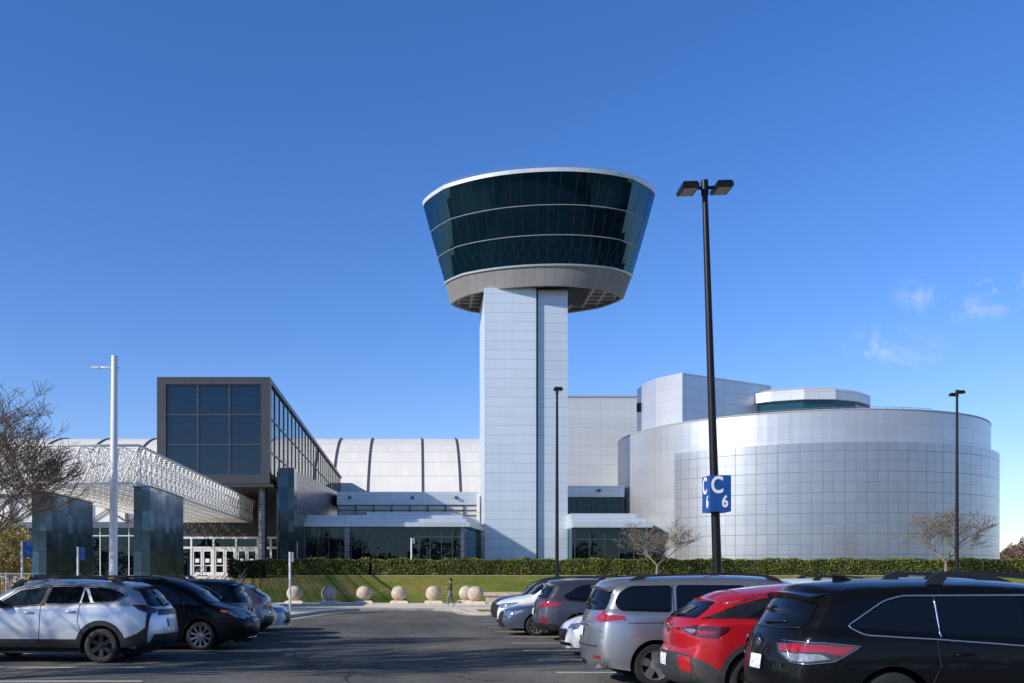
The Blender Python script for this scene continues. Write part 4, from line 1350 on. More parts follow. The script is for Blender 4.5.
    def wiper(s, z, y0, y1, lift=.06):
        b = MB()
        pts = []
        for k in range(6):
            t = k / 5; y = y0 + (y1 - y0) * t
            p, n = s.cast(y, z + lift * t, 'rear', 1); pts.append(p + n * .025)
        b.path(pts, [.022, .018, .014, .012, .010, .008], 6)
        b.build('rear_wiper', 'black_plastic', s.root, smooth=True)
    def emblem(s, z, view='rear', r=.055, kind='ovals', y=0.0):
        b = MB()
        p, n = s.cast(y, z, view, 1); o = p + n * .012
        sgn = -1 if view == 'rear' else 1
        def ring_(rx, rz, cz=0, w=.006):
            b.path([(o.x, o.y + rx * math.cos(t), o.z + cz + rz * math.sin(t)) for t in [2 * PI * k / 20 for k in range(20)]], w, 5, closed=True)
        if kind == 'ovals': ring_(r * 1.35, r * .9); ring_(r * .45, r * .85); ring_(r * .85, r * .35, r * .4)
        elif kind == 'vw':
            ring_(r * 1.2, r * 1.2)
            for q in ([(-.45, .95), (0, .12), (.45, .95)], [(-1.0, .45), (-.45, -.9), (0, .05), (.45, -.9), (1.0, .45)]): b.path([(o.x, o.y + a * r, o.z + c * r) for a, c in q], .009, 5)
        elif kind == 'oval':
            ring_(r * 1.5, r * .8)
            for a, c in ((-.7, .1), (-.1, .3), (.3, -.1), (.6, .25), (.7, -.25), (.1, -.35)): b.lathe([(0, -.006), (.010, 0), (0, .006)], 6, (o.x, o.y + a * r, o.z + c * r), axis='y')
        else:
            ring_(r * 1.3, r * .95); b.path([(o.x, o.y + a * r, o.z + c * r) for a, c in ((.35, .55), (-.15, -.35), (.75, -.35))], .008, 5)
        b.build('emblem', 'chrome', s.root, smooth=True)
    def plaintrim(s):
        pass
# ------------------------------------------------------------------ car kinds
M['paint_black'] = paint('black_car_paint', (0.004, 0.0045, 0.006), 0.0, 0.3)
M['paint_navy'] = paint('navy_car_paint', (0.005, 0.008, 0.018), 0.2, 0.3)
M['paint_silver'] = paint('silver_car_paint', (0.36, 0.37, 0.41), 0.75, 0.32)
M['paint_ice'] = paint('pale_silver_car_paint', (0.62, 0.63, 0.66), 0.55, 0.34)
M['paint_red'] = paint('red_car_paint', (0.42, 0.008, 0.014), 0.15, 0.32)
M['paint_grey'] = paint('grey_violet_car_paint', (0.085, 0.085, 0.105), 0.6, 0.34)
M['paint_midgrey'] = paint('mid_grey_car_paint', (0.20, 0.215, 0.24), 0.6, 0.34)
M['paint_bluegrey'] = paint('blue_grey_car_paint', (0.10, 0.13, 0.18), 0.6, 0.34)
M['paint_white'] = paint('white_car_paint', (0.74, 0.75, 0.76), 0.0, 0.34)

HL = dict(L=4.86, W=.962, sill=.30, wheels=(1.03, 3.83), arch=.435, wr=.375, paint='paint_black', spokes=5, sw=.05, twin=True, rim='rim_black',
    top=[(.16, .34), (.03, .40), (0, .60), (.015, .80), (.05, 1.0), (.10, 1.12), (.19, 1.23), (.40, 1.54), (.49, 1.615), (.95, 1.655), (1.7, 1.675), (2.4, 1.665), (2.95, 1.60), (3.35, 1.45), (3.70, 1.19), (3.80, 1.13), (4.2, 1.08), (4.6, .98), (4.78, .86), (4.85, .66), (4.83, .42), (4.70, .28)],
    belt=[(0, 1.12), (.6, 1.15), (1.5, 1.09), (3.7, .98), (4.86, .9)], tumble=.32)
SI = dict(L=5.08, W=.992, sill=.25, wheels=(.90, 3.93), arch=.415, wr=.345, paint='paint_silver', spokes=5, sw=.062, rim='rim_silver',
    top=[(.14, .30), (.02, .38), (0, .60), (.02, .85), (.04, 1.02), (.10, 1.20), (.25, 1.53), (.34, 1.655), (.8, 1.715), (1.8, 1.745), (2.7, 1.73), (3.2, 1.64), (3.65, 1.43), (4.10, 1.13), (4.3, 1.07), (4.7, .96), (4.95, .82), (5.06, .62), (5.05, .42), (4.9, .24)],
    belt=[(0, 1.18), (.9, 1.17), (3.0, 1.06), (4.1, 1.0), (5.08, .9)], tumble=.30, rear_round=(.6, .17))
ID = dict(L=4.58, W=.926, sill=.27, wheels=(.86, 3.63), arch=.43, wr=.375, paint='paint_red', spokes=5, sw=.05, rim='rim_black',
    top=[(.16, .30), (.03, .36), (-.01, .52), (0, .70), (.06, .78), (.035, .98), (.08, 1.12), (.20, 1.21), (.40, 1.33), (.62, 1.45), (.80, 1.51), (1.5, 1.595), (2.2, 1.62), (2.8, 1.55), (3.2, 1.37), (3.6, 1.11), (3.72, 1.05), (4.1, .99), (4.4, .85), (4.55, .65), (4.56, .45), (4.42, .26)],
    belt=[(0, 1.14), (.7, 1.16), (3.6, 1.0), (4.58, .9)], tumble=.36, rear_round=(.5, .16), edge=.06)
OB = dict(L=4.87, W=.942, sill=.33, wheels=(1.08, 3.82), arch=.425, wr=.362, paint='paint_ice', spokes=6, sw=.045, rim='rim_black', rimf=.66,
    top=[(.14, .38), (.03, .44), (0, .60), (.02, .80), (.06, 1.0), (.14, 1.13), (.34, 1.34), (.52, 1.50), (.66, 1.585), (1.2, 1.635), (2.0, 1.665), (2.6, 1.645), (3.0, 1.57), (3.35, 1.39), (3.75, 1.11), (3.85, 1.06), (4.3, 1.0), (4.65, .88), (4.82, .70), (4.86, .50), (4.72, .30)],
    belt=[(0, 1.17), (.8, 1.2), (3.0, 1.13), (3.8, 1.03), (4.87, .9)], tumble=.33)
SE = dict(L=4.62, W=.91, sill=.23, wheels=(.98, 3.68), arch=.385, wr=.325, paint='paint_white', spokes=10, sw=.02, rim='rim_silver',
    top=[(.15, .32), (.03, .40), (0, .60), (.03, .85), (.12, 1.0), (.5, 1.05), (.75, 1.10), (1.2, 1.30), (1.7, 1.41), (2.2, 1.43), (2.7, 1.36), (3.2, 1.13), (3.45, 1.0), (3.6, .95), (4.1, .88), (4.40, .78), (4.55, .67), (4.61, .54), (4.62, .36), (4.56, .22)],
    belt=[(0, .98), (.8, 1.0), (3.4, .92), (4.62, .8)], tumble=.40, front_round=(.8, .2))

def front_end(c, zl=.78, zh=.93, wide=.5, grille='black_plastic', lower=True, lamp='headlight', gz0=.50, gz1=.78, chrome=True):
    L = c.L; y1 = c.W - .12
    c.patch('headlight', [(L - .62, zh), (L - .30, zh - .02), (L + .02, zl + .02), (L + .02, zl - .05), (L - .30, zl)], lamp, 'side', .006, r=.02)
    c.patch('headlight', [(wide, zl - .04), (y1 + .08, zl + .03), (y1 + .04, zh - .02), (wide, zh - .07)], lamp, 'front', .006, both='mirror')
    c.patch('grille', [(-wide + .06, gz0), (wide - .06, gz0), (wide + .04, gz1), (-wide - .04, gz1)], grille, 'front', .008, r=.05, both=False)
    if chrome:
        b = MB(); P = []
        for k in range(25):
            y = -wide + 2 * wide * k / 24
            p, n = c.cast(y, gz1 + .01, 'front', 1); P.append(p + n * .015)
        b.path(P, .014, 6); c_ = b.build('grille_trim', 'chrome', c.root, smooth=True)
    if lower:
        c.patch('front_bumper', [(-.55, .27), (.55, .27), (.50, .38), (-.50, .38)], 'black_plastic', 'front', .005, r=.03, both=False)
    c.patch('windshield', c.sp['ws'], 'car_glass', 'front', .006, r=.05, both=False)
HL['ws'] = [(-.72, 1.20), (.72, 1.20), (.62, 1.61), (-.62, 1.61)]
SI['ws'] = [(-.80, 1.16), (.80, 1.16), (.68, 1.62), (-.68, 1.62)]
ID['ws'] = [(-.72, 1.12), (.72, 1.12), (.60, 1.52), (-.60, 1.52)]
OB['ws'] = [(-.72, 1.12), (.72, 1.12), (.60, 1.55), (-.60, 1.55)]
SE['ws'] = [(-.70, 1.0), (.70, 1.0), (.56, 1.34), (-.56, 1.34)]

HLW = [[(.60, 1.235), (.74, 1.160), (1.535, 1.11), (1.535, 1.54), (1.22, 1.535), (1.02, 1.485)], [(1.575, 1.105), (2.52, 1.035), (2.47, 1.545), (1.575, 1.54)], [(2.62, 1.03), (3.55, .98), (3.50, 1.08), (3.02, 1.44), (2.58, 1.54)]]
HLC = rnd([(.565, 1.235), (.73, 1.14), (1.50, 1.095), (2.55, 1.02), (3.60, .965), (3.52, 1.10), (3.03, 1.47), (2.55, 1.565), (1.5, 1.56), (1.20, 1.558), (1.00, 1.505)], .06)

def suv(c, chrome='chrome', tail=True, detail=True):
    c.windows(HLW)
    c.line('window_trim', HLC, .015, chrome, closed=True, off=.004)
    c.seams([[(1.50, 1.10), (1.53, .80), (1.44, .62)], [(2.57, 1.02), (2.58, .45)], [(3.62, .98), (3.66, .70), (3.42, .45)]])
    c.handles([(1.78, .93), (2.80, .90)])
    c.patch('rear_window', [(-.72, 1.19), (.72, 1.19), (.68, 1.40), (.60, 1.58), (-.60, 1.58), (-.68, 1.40)], 'car_glass', 'rear', .006, r=.06, both=False)
    c.spoiler(.16, .64, 1.59, 1.665, .66, th=.06)
    c.patch('cladding', [(-.02, .30), (.58, .30), (.56, .44), (.3, .50), (-.02, .52)], 'black_plastic', 'side', .005)
    c.patch('rear_bumper', [(-.96, .30), (.96, .30), (.96, .52), (-.96, .52)], 'black_plastic', 'rear', .006, both=False)
    c.rails(1.58, 3.75, .135, .14, r=.04, rth=.045)
    c.mirrors(3.42, 1.02)

M['lamp_dark'] = simple('smoked_lens', (0.045, 0.03, 0.032), 0.12, 0.2, coat=1.0)
def hl_tail(c, red='light_red'):
    c.patch('taillight', [(-.06, 1.055), (.30, 1.055), (.68, 1.02), (.40, .865), (.12, .83), (-.06, .84)], 'lamp_dark', 'side', .006)
    c.patch('taillight_red', [(.02, 1.035), (.30, 1.035), (.63, 1.01), (.48, .92), (.30, .955), (.02, .955)], red, 'side', .010)
    c.patch('taillight_clear', [(.0, .935), (.26, .935), (.36, .885), (.12, .85), (.0, .855)], 'light_clear', 'side', .010)
    c.patch('taillight', [(.46, 1.03), (.96, 1.055), (.97, .84), (.68, .845), (.52, .93)], 'lamp_dark', 'rear', .006, both='mirror')
    c.patch('taillight_red', [(.50, 1.015), (.92, 1.037), (.92, .955), (.55, .95)], red, 'rear', .010, both='mirror')
    c.patch('taillight_clear', [(.58, .93), (.92, .935), (.92, .855), (.69, .86)], 'light_clear', 'rear', .010, both='mirror')
    c.line('taillight_trim', [(.005, 1.06), (.30, 1.06), (.69, 1.022), (.40, .86), (.12, .825), (.01, .835)], .009, 'chrome', off=.008)
    c.line('taillight_trim', [(.02, 1.055), (.02, .83)], .011, 'chrome', off=.008)

# black SUV, nearest on the right
c = Car('suv', 'black SUV with chrome window outline and roof rails, nearest car on the right', 'car', HL, (4.06, 11.15, 0), 0, step=.045)
suv(c); hl_tail(c); c.line('pillar_strip', [(1.555, 1.11), (1.555, 1.54)], .010, 'chrome', off=.006); c.plate(.80, -.08); c.emblem(1.02, r=.05, y=-.06); c.wiper(1.235, .02, -.42, .02)
b = MB(); p, n = c.cast(-.55, .79, 'rear', 1); o = p + n * .01
for k in range(5): b.box(o.x - .004, o.x + .004, o.y - .07 + k * .03, o.y - .07 + k * .03 + .018, o.z - .02, o.z + .02)
b.split('badge_letter', 'chrome', c.root)
c.line('tailgate_seam', [(-.73, .60), (-.74, 1.10), (-.70, 1.2)], .005, 'seam', 'rear', .001, sides=(1,))
c.line('tailgate_trim', [(-.66, 1.205), (-.3, 1.19), (.3, 1.19), (.66, 1.205)], .010, 'black_plastic', 'rear', .004, sides=(1,))
b = MB(); p, n = c.cast(.88, 0.0, 'top', 1)
b.prism([(p.x - .09, -.012), (p.x + .02, -.025), (p.x + .14, -.012), (p.x + .14, .012), (p.x + .02, .025), (p.x - .09, .012)], p.z - .03, lambda q: p.z + (.065 if q[0] < p.x else (.055 if q[0] < p.x + .1 else .0))); b.build('antenna_fin', 'paint_black', c.root)

# red crossover
c = Car('crossover', 'red crossover with dark lower bumper and black roof pillars, beside the black SUV', 'car', ID, (3.72, 13.78, 0), 0, step=.05)
c.patch('pillar_trim', [(.16, 1.185), (.50, 1.21), (3.62, 1.07), (3.30, 1.27), (2.85, 1.49), (2.2, 1.555), (1.5, 1.535), (.98, 1.47), (.6, 1.37)], 'black_plastic', 'side', .003)
c.windows([[(.78, 1.225), (1.22, 1.20), (1.38, 1.45), (1.12, 1.41)], [(1.28, 1.20), (2.2, 1.155), (2.15, 1.505), (1.46, 1.47)], [(2.30, 1.15), (3.45, 1.09), (3.2, 1.26), (2.8, 1.45), (2.28, 1.50)]], r=.03)
c.line('roof_strip', [(.50, 1.40), (.98, 1.505), (1.5, 1.572), (2.2, 1.59), (2.85, 1.52)], .014, 'chrome', off=.004)
c.patch('rear_window', [(-.62, 1.20), (.62, 1.20), (.52, 1.42), (-.52, 1.42)], 'car_glass', 'rear', .006, r=.05, both=False)
c.spoiler(.34, .95, 1.462, 1.535, .60, mat='paint_red')
c.patch('taillight', [(-.05, 1.11), (.50, 1.085), (.46, 1.03), (.33, .945), (.10, .955), (-.05, .97)], 'light_dark_red', 'side', .008)
c.patch('taillight', [(.44, 1.06), (.95, 1.105), (.95, .955), (.74, .965)], 'light_dark_red', 'rear', .008, both='mirror')
c.patch('light_bar', [(-.44, 1.035), (.44, 1.035), (.44, 1.06), (-.44, 1.06)], 'light_dark_red', 'rear', .008, both=False)
c.patch('light_strip', [(.56, 1.05), (.84, 1.055), (.84, 1.0), (.70, 1.005)], 'light_clear', 'rear', .012, both='mirror')
c.patch('light_strip', [(.10, 1.04), (.34, 1.03), (.28, .985), (.12, .99)], 'light_red', 'side', .012)
c.patch('rear_bumper', [(-.95, .28), (.95, .28), (.95, .70), (.52, .725), (-.52, .725), (-.95, .70)], 'cladding', 'rear', .006, both=False)
c.patch('bumper_insert', [(.55, .50), (.82, .46), (.80, .67), (.50, .69)], 'paint_red', 'rear', .012, both='mirror')
c.patch('cladding', [(-.04, .27), (.42, .27), (.40, .48), (.22, .60), (-.04, .70)], 'cladding', 'side', .005)
arc_ = lambda xc, wr, r_, a0, a1, n=16: [(xc + r_ * math.cos(R(a0 + (a1 - a0) * k / n)), wr + r_ * math.sin(R(a0 + (a1 - a0) * k / n))) for k in range(n + 1)]
def flares(c, mat='cladding', wd=.085):
    for xc in c.sp['wheels']:
        ra, wr = c.sp['arch'], c.sp['wr']
        c.patch('wheel_arch_trim', arc_(xc, wr, ra + .004, -8, 188) + arc_(xc, wr, ra + wd, 188, -8), mat, 'side', .010, step=.04)
flares(c)
xr, xf = ID['wheels']
c.patch('sill_cladding', [(xr + .43, .27), (xf - .43, .27), (xf - .44, .43), (xr + .44, .43)], 'cladding', 'side', .006)
c.plate(.60, 0.0); c.emblem(1.05, r=.06, kind='vw'); c.wiper(1.215, .0, -.38, .02); c.mirrors(3.15, 1.10)
c.seams([[(1.25, 1.2), (1.42, .80), (1.30, .5)], [(2.24, 1.15), (2.26, .45)]]); c.handles([(1.6, .98), (2.5, .96)])

# silver minivan
def minivan(c):
    c.windows([[(.26, 1.36), (.33, 1.215), (1.16, 1.195), (1.20, 1.63), (.52, 1.615), (.36, 1.52)], [(1.25, 1.19), (2.42, 1.14), (2.40, 1.63), (1.27, 1.635)], [(2.50, 1.135), (3.62, 1.07), (3.50, 1.22), (3.05, 1.55), (2.48, 1.625)], [(3.70, 1.075), (3.98, 1.06), (3.66, 1.27), (3.60, 1.22)]], r=.07)
    c.patch('rear_window', [(-.74, 1.22), (.74, 1.22), (.70, 1.42), (.62, 1.58), (-.62, 1.58), (-.70, 1.42)], 'car_glass', 'rear', .006, r=.07, both=False)
    c.spoiler(.06, .55, 1.625, 1.70, .72)
    c.seams([[(1.21, 1.64), (1.21, .80), (1.33, .60)], [(2.45, 1.64), (2.46, .36)], [(3.68, 1.04), (3.70, .72), (3.60, .36)]])
    c.line('slide_rail', [(.45, 1.02), (1.2, 1.03)], .006, 'seam', off=.001)
    c.handles([(1.5, 1.0), (2.75, .98)])
    c.mirrors(3.62, 1.08)
    c.patch('rear_bumper_step', [(-.7, .62), (.7, .62), (.7, .65), (-.7, .65)], 'cladding', 'rear', .006, both=False)
    c.patch('taillight', [(-.05, 1.23), (.08, 1.235), (.13, 1.155), (.40, 1.14), (.42, 1.07), (.12, 1.045), (-.05, 1.03)], 'light_red', 'side', .010)
    c.patch('taillight', [(.60, 1.12), (.74, 1.19), (.97, 1.235), (.97, 1.03), (.58, 1.05)], 'light_red', 'rear', .010, both='mirror')
    c.patch('taillight_clear', [(-.03, 1.065), (.40, 1.073), (.38, 1.045), (-.03, 1.03)], 'light_clear', 'side', .008)
    c.patch('reflector', [(.60, .44), (.80, .43), (.80, .48), (.60, .49)], 'light_red', 'rear', .008, both='mirror')
c = Car('minivan', 'silver minivan with tinted windows parked between the red crossover and a white sedan', 'car', SI, (2.98, 16.42, 0), 0, step=.05)
minivan(c); c.rails(.55, 3.1, .07, .15, 'black_plastic', .03); c.plate(.86, 0.0)
b = MB(); b.tube((-.12, -.05, .36), (.3, -.05, .36), .035, n=8); b.box(-.10, .02, -.10, 0, .31, .42); b.build('tow_hitch', 'black_plastic', c.root)
b = MB(); b.tube((.02, -.55, .27), (.5, -.55, .29), .035, n=10); b.build('exhaust_pipe', 'galv', c.root, smooth=True, angle=50)
c.line('rear_trim', [(-.40, .98), (.40, .98)], .016, 'chrome', 'rear', .006, sides=(1,))

# white sedan, nose out
def sedan(c, tail=True):
    c.windows([[(.98, 1.07), (1.75, 1.06), (1.72, 1.34), (1.32, 1.27)], [(1.83, 1.06), (2.95, .99), (2.62, 1.27), (2.2, 1.365), (1.80, 1.35)]], r=.04)
    c.patch('rear_window', [(-.60, 1.13), (.60, 1.13), (.50, 1.33), (-.50, 1.33)], 'car_glass', 'rear', .006, r=.04, both=False)
    c.seams([[(1.79, 1.0), (1.80, .40)], [(3.0, .96), (3.02, .5)]]); c.handles([(1.2, .86), (2.1, .84)]); c.mirrors(2.90, 1.0)
    c.patch('taillight', [(-.05, .96), (.40, .93), (.30, .80), (-.05, .80)], 'light_red', 'side', .008)
c = Car('sedan', 'white sedan nose out just beyond the silver minivan', 'car', SE, (3.42 + 4.62, 21.75, 0), PI, group=None)
sedan(c); front_end(c, .66, .80, .44, gz0=.36, gz1=.60, lower=False)
c.patch('front_intake', [(-.60, .255), (.60, .255), (.56, .33), (-.56, .33)], 'black_plastic', 'front', .008, r=.03, both=False)

# grey SUV
sp = dict(HL); sp.update(paint='paint_grey', twin=False, spokes=6, rim='rim_black', sw=.04)
c = Car('suv', 'grey violet SUV with red tail lamps beyond the silver minivan', 'car', sp, (3.45, 27.0, 0), 0)
suv(c, 'black_plastic')
c.patch('taillight', [(-.06, 1.115), (.30, 1.11), (.62, 1.075), (.40, .975), (-.06, .955)], 'light_red', 'side', .010)
c.patch('taillight', [(.50, 1.08), (.97, 1.115), (.97, .955), (.60, .97)], 'light_red', 'rear', .010, both='mirror')
c.patch('reflector', [(-.02, .56), (.14, .55), (.12, .66), (-.02, .68)], 'light_red', 'side', .010)
c.plate(.82); c.wiper(1.235, .02, -.42, .02)
sp = dict(SE); sp.update(paint='paint_bluegrey', spokes=10)
c = Car('sedan', 'blue grey sedan nose out beside the grey SUV', 'car', sp, (2.72 + 4.62, 29.75, 0), PI)
sedan(c); front_end(c, .64, .78, .44, gz0=.30, gz1=.70)
sp = dict(HL); sp.update(paint='paint_white', twin=False, spokes=6, rim='rim_silver')
c = Car('suv', 'white SUV nose out with dark grille behind the blue grey sedan', 'car', sp, (2.78 + 4.86, 32.4, 0), PI)
suv(c, 'black_plastic'); front_end(c, .80, .95, .48, gz0=.42, gz1=.86, chrome=False)
c.patch('marker_light', [(4.18, .90), (4.30, .89), (4.30, .83), (4.18, .84)], 'light_red', 'side', .008)
sp = dict(HL); sp.update(paint='paint_navy', twin=False, spokes=6)
c = Car('suv', 'dark blue SUV nose out at the far end of the right row', 'car', sp, (2.9 + 4.86, 35.1, 0), PI)
suv(c, 'black_plastic'); front_end(c, .80, .95, .48, gz0=.45, gz1=.86)
# second row on the right: roofs only
sp = dict(HL); sp.update(paint='paint_white')
c = Car('suv', 'white SUV in the row behind, only its roof showing above the red crossover', 'car', sp, (8.3, 24.4, 0), 0)
suv(c, 'black_plastic'); c.patch('taillight', [(-.06, 1.115), (.30, 1.11), (.62, 1.075), (.40, .975), (-.06, .955)], 'light_red', 'side', .010)
sp = dict(HL); sp.update(paint='paint_bluegrey')
c = Car('suv', 'blue grey SUV in the row behind, roof just visible over the black SUV', 'car', sp, (8.25, 19.1, .03), 0)
suv(c, 'black_plastic'); c.patch('taillight', [(-.06, 1.115), (.30, 1.11), (.62, 1.075), (.40, .975), (-.06, .955)], 'light_red', 'side', .010)

# left row ---------------------------------------------------------
c = Car('station_wagon', 'pale silver wagon with black cladding, black wheels and roof rack, nearest car on the left', 'car', OB, (-5.26, 20.40, 0), PI - R(5), step=.045)
c.windows([[(.58, 1.40), (.80, 1.275), (1.26, 1.25), (1.40, 1.55), (1.05, 1.535), (.75, 1.48)], [(1.33, 1.245), (1.52, 1.24), (1.46, 1.52)], [(1.56, 1.24), (2.28, 1.215), (2.16, 1.575), (1.50, 1.565)]], r=.035)
c.patch('window', [(2.38, 1.21), (3.32, 1.14), (3.22, 1.27), (2.85, 1.50), (2.24, 1.575)], 'clear_glass', 'side', .005, r=.04)
c.line('window_trim', rnd([(.53, 1.40), (.78, 1.255), (1.5, 1.222), (2.3, 1.195), (3.38, 1.12), (3.25, 1.29), (2.87, 1.525), (2.2, 1.597), (1.4, 1.578), (.72, 1.50)], .06), .008, 'black_plastic', closed=True)
c.patch('pillar_trim', [(2.30, 1.20), (2.39, 1.205), (2.25, 1.58), (2.17, 1.58)], 'black_plastic', 'side', .006)
c.patch('rear_window', [(-.68, 1.16), (.68, 1.16), (.58, 1.38), (.50, 1.54), (-.50, 1.54), (-.58, 1.38)], 'car_glass', 'rear', .006, r=.05, both=False)
c.spoiler(.30, .80, 1.575, 1.625, .60, mat='black_plastic')
c.patch('taillight', [(-.05, 1.185), (.42, 1.20), (.30, 1.10), (.16, 1.05), (-.05, 1.04)], 'light_dark_red', 'side', .008)
c.patch('taillight', [(.50, 1.10), (.97, 1.185), (.97, 1.04), (.62, 1.02)], 'light_dark_red', 'rear', .008, both='mirror')
c.patch('rear_bumper', [(-.96, .34), (.96, .34), (.96, .60), (-.96, .60)], 'black_plastic', 'rear', .007, both=False)
c.patch('tailgate_panel', [(-.55, .98), (.55, .98), (.50, 1.10), (-.50, 1.10)], 'black_plastic', 'rear', .006, both=False)
c.patch('rear_corner_trim', [(-.04, .34), (.60, .34), (.58, .52), (.32, .62), (.16, .74), (.14, 1.04), (-.04, 1.04)], 'black_plastic', 'side', .006)
flares(c, 'black_plastic', .10)
c.patch('sill_cladding', [(1.50, .33), (3.40, .33), (3.38, .50), (1.52, .50)], 'black_plastic', 'side', .006)
c.rails(.70, 3.15, .135, .12, 'black_plastic', .045, rth=.075)
for sd in (-1, 1):
    for x in (1.0, 2.82):
        b = MB(); p, n = c.cast(x, sd * (c.roofw(x) - .12), 'top', 1)
        b.box(x - .055, x + .055, p.y - .035, p.y + .035, p.z + .095, p.z + .138); b.build('rail_accent', 'yellow', c.root)
for x in (1.15, 2.65):
    b = MB(); w_ = c.roofw(x) - .12; p, n = c.cast(x, 0, 'top', 1)
    b.box(x - .035, x + .035, -w_, w_, p.z + .07, p.z + .11); b.build('roof_crossbar', 'black_plastic', c.root)
c.seams([[(1.53, 1.23), (1.57, .85), (1.46, .62)], [(2.36, 1.20), (2.38, .50)], [(3.40, 1.12), (3.42, .6)]])
c.handles([(1.72, 1.06), (2.62, 1.04)]); c.mirrors(3.20, 1.17, 'black_plastic')
c.plate(.82, .10); c.emblem(1.06, r=.045, kind='oval'); c.wiper(1.18, .0, -.38, .02)
b = MB(); b.box(-.02, .02, -.72, -.52, .12, .36); b.v = [(x + .62, y, z) for x, y, z in b.v]; b.build('mud_flap', 'black_plastic', c.root)

sp = dict(SI); sp.update(paint='paint_black', spokes=10, twin=False, sw=.024, wr=.352, rimf=.76)
c = Car('minivan', 'black minivan nose toward the aisle with many-spoked silver wheels, beside the pale wagon', 'car', sp, (-9.1, 24.05, 0), 0, step=.05)
minivan(c); front_end(c, .80, .97, .46, gz0=.62, gz1=.80)
c.patch('marker_light', [(4.42, .985), (4.58, .955), (4.55, .91), (4.42, .93)], 'light_amber', 'side', .010)
c.line('bumper_trim', [(-.55, .30), (.55, .30)], .015, 'chrome', 'front', .010, sides=(1,))
c.rails(.55, 3.1, .05, .15, 'paint_black', .02)
c.line('grille_bar', [(-.42, .71), (.42, .71)], .014, 'chrome', 'front', .012, sides=(1,))
sp = dict(HL); sp.update(paint='paint_navy', twin=False, spokes=6)
c = Car('suv', 'dark navy SUV with pale roof bars behind the black minivan', 'car', sp, (-4.62, 26.75, 0), PI)
suv(c, 'chrome'); hl_tail(c, 'light_dark_red'); c.plate(.82); c.wiper(1.235, .02, -.42, .02)
for x in (1.3, 2.5):
    b = MB(); w_ = c.roofw(x) - .1; p, n = c.cast(x, 0, 'top', 1)
    b.box(x - .03, x + .03, -w_, w_, p.z + .07, p.z + .10); b.build('roof_crossbar', 'galv', c.root)
sp = dict(ID); sp.update(paint='paint_midgrey', edge=.09)
c = Car('crossover', 'mid grey crossover with dark roof between the navy SUV and a white sedan', 'car', sp, (-4.48, 29.35, 0), PI)
c.windows([[(.78, 1.225), (1.22, 1.20), (1.38, 1.45), (1.12, 1.41)], [(1.28, 1.20), (2.2, 1.155), (2.15, 1.505), (1.46, 1.47)], [(2.30, 1.15), (3.45, 1.09), (3.2, 1.26), (2.8, 1.45), (2.28, 1.50)]], r=.03)
c.patch('rear_window', [(-.62, 1.20), (.62, 1.20), (.52, 1.42), (-.52, 1.42)], 'car_glass', 'rear', .006, r=.05, both=False)
c.spoiler(.34, .95, 1.462, 1.535, .60, mat='black_plastic')
c.patch('taillight', [(-.05, 1.11), (.50, 1.085), (.33, .985), (-.05, .97)], 'light_red', 'side', .008)
c.patch('taillight', [(.44, 1.06), (.95, 1.105), (.95, .965), (.74, .975)], 'light_red', 'rear', .008, both='mirror')
c.patch('rear_bumper', [(-.95, .28), (.95, .28), (.95, .60), (-.95, .60)], 'black_plastic', 'rear', .006, both=False)
flares(c, 'black_plastic'); c.plate(.82); c.mirrors(3.15, 1.10)
sp = dict(SE); sp.update(paint='paint_white')
c = Car('sedan', 'pale sedan nose toward the aisle at the far end of the left row', 'car', sp, (-4.30 - 4.62, 32.0, 0), 0)
sedan(c); front_end(c, .66, .82, .46, gz0=.30, gz1=.62)
# ------------------------------------------------------------------ lamps and signs
def shoebox(b_, x0, x1, z, y=0):
    pass
def car_park_lamp(label, X, Y, H, lean=0.0, heads=1, group='black car park lamps', rp=.11, ang=0.0, hs=1.0):
    t = thing('street_lamp', label, 'lamp', (X, Y, 0), 0, group)
    t.rotation_euler = (0, lean, ang)
    b = MB(); b.lathe([(.30, 0), (.30, .75), (.28, .78), (0, .78)], 20); b.build('base', 'concrete', t, smooth=True, angle=40)
    b = MB(); b.path([(0, 0, .6), (0, 0, H)], [rp * 1.05, rp * .60], 16); b.tube((0, 0, H - .3), (0, 0, H + .06), rp * .8, n=16); b.build('pole', 'black_pole', t, smooth=True, angle=40)
    for k in range(heads):
        s = -1 if k == 0 else 1
        b = MB(); b.tube((s * rp * .6, 0, H - .12), (s * .26, 0, H - .12), .045, n=8); b.build('arm', 'black_pole', t, smooth=True, angle=40)
        b = MB()
        w, d, h = .41 * hs, .60 * hs, .15
        x0 = s * .22; x1 = s * (.22 + w)
        lo, hi = min(x0, x1), max(x0, x1)
        P0 = [(lo + .04, -d / 2 + .04), (hi - .04, -d / 2 + .04), (hi - .04, d / 2 - .04), (lo + .04, d / 2 - .04)]
        P1 = [(lo, -d / 2), (hi, -d / 2), (hi, d / 2), (lo, d / 2)]
        for i in range(4):
            j = (i + 1) % 4
            b.face([(*P1[i], H - .20), (*P1[j], H - .20), (*P1[j], H - .12), (*P1[i], H - .12)])
            b.face([(*P1[i], H - .12), (*P1[j], H - .12), (*P0[j], H - .04), (*P0[i], H - .04)])
        b.face([(*p, H - .04) for p in P0]); b.face([(*p, H - .20) for p in P1[::-1]])
        hd = b.build('lamp_head', 'black_pole', t)
        b = MB(); b.box(lo + .05, hi - .05, -d / 2 + .05, d / 2 - .05, H - .215, H - .203); b.build('lens', 'lens', hd)
    return t
X0, X1, Yp = at(717.5, 578, 24).x, at(704.5, 183, 24).x, 24.0
Hc = at(704, 183, 24).z
lean = math.atan2(X1 - X0, Hc - 1.75)
xb = X0 - (X1 - X0) / (Hc - 1.75) * 1.75
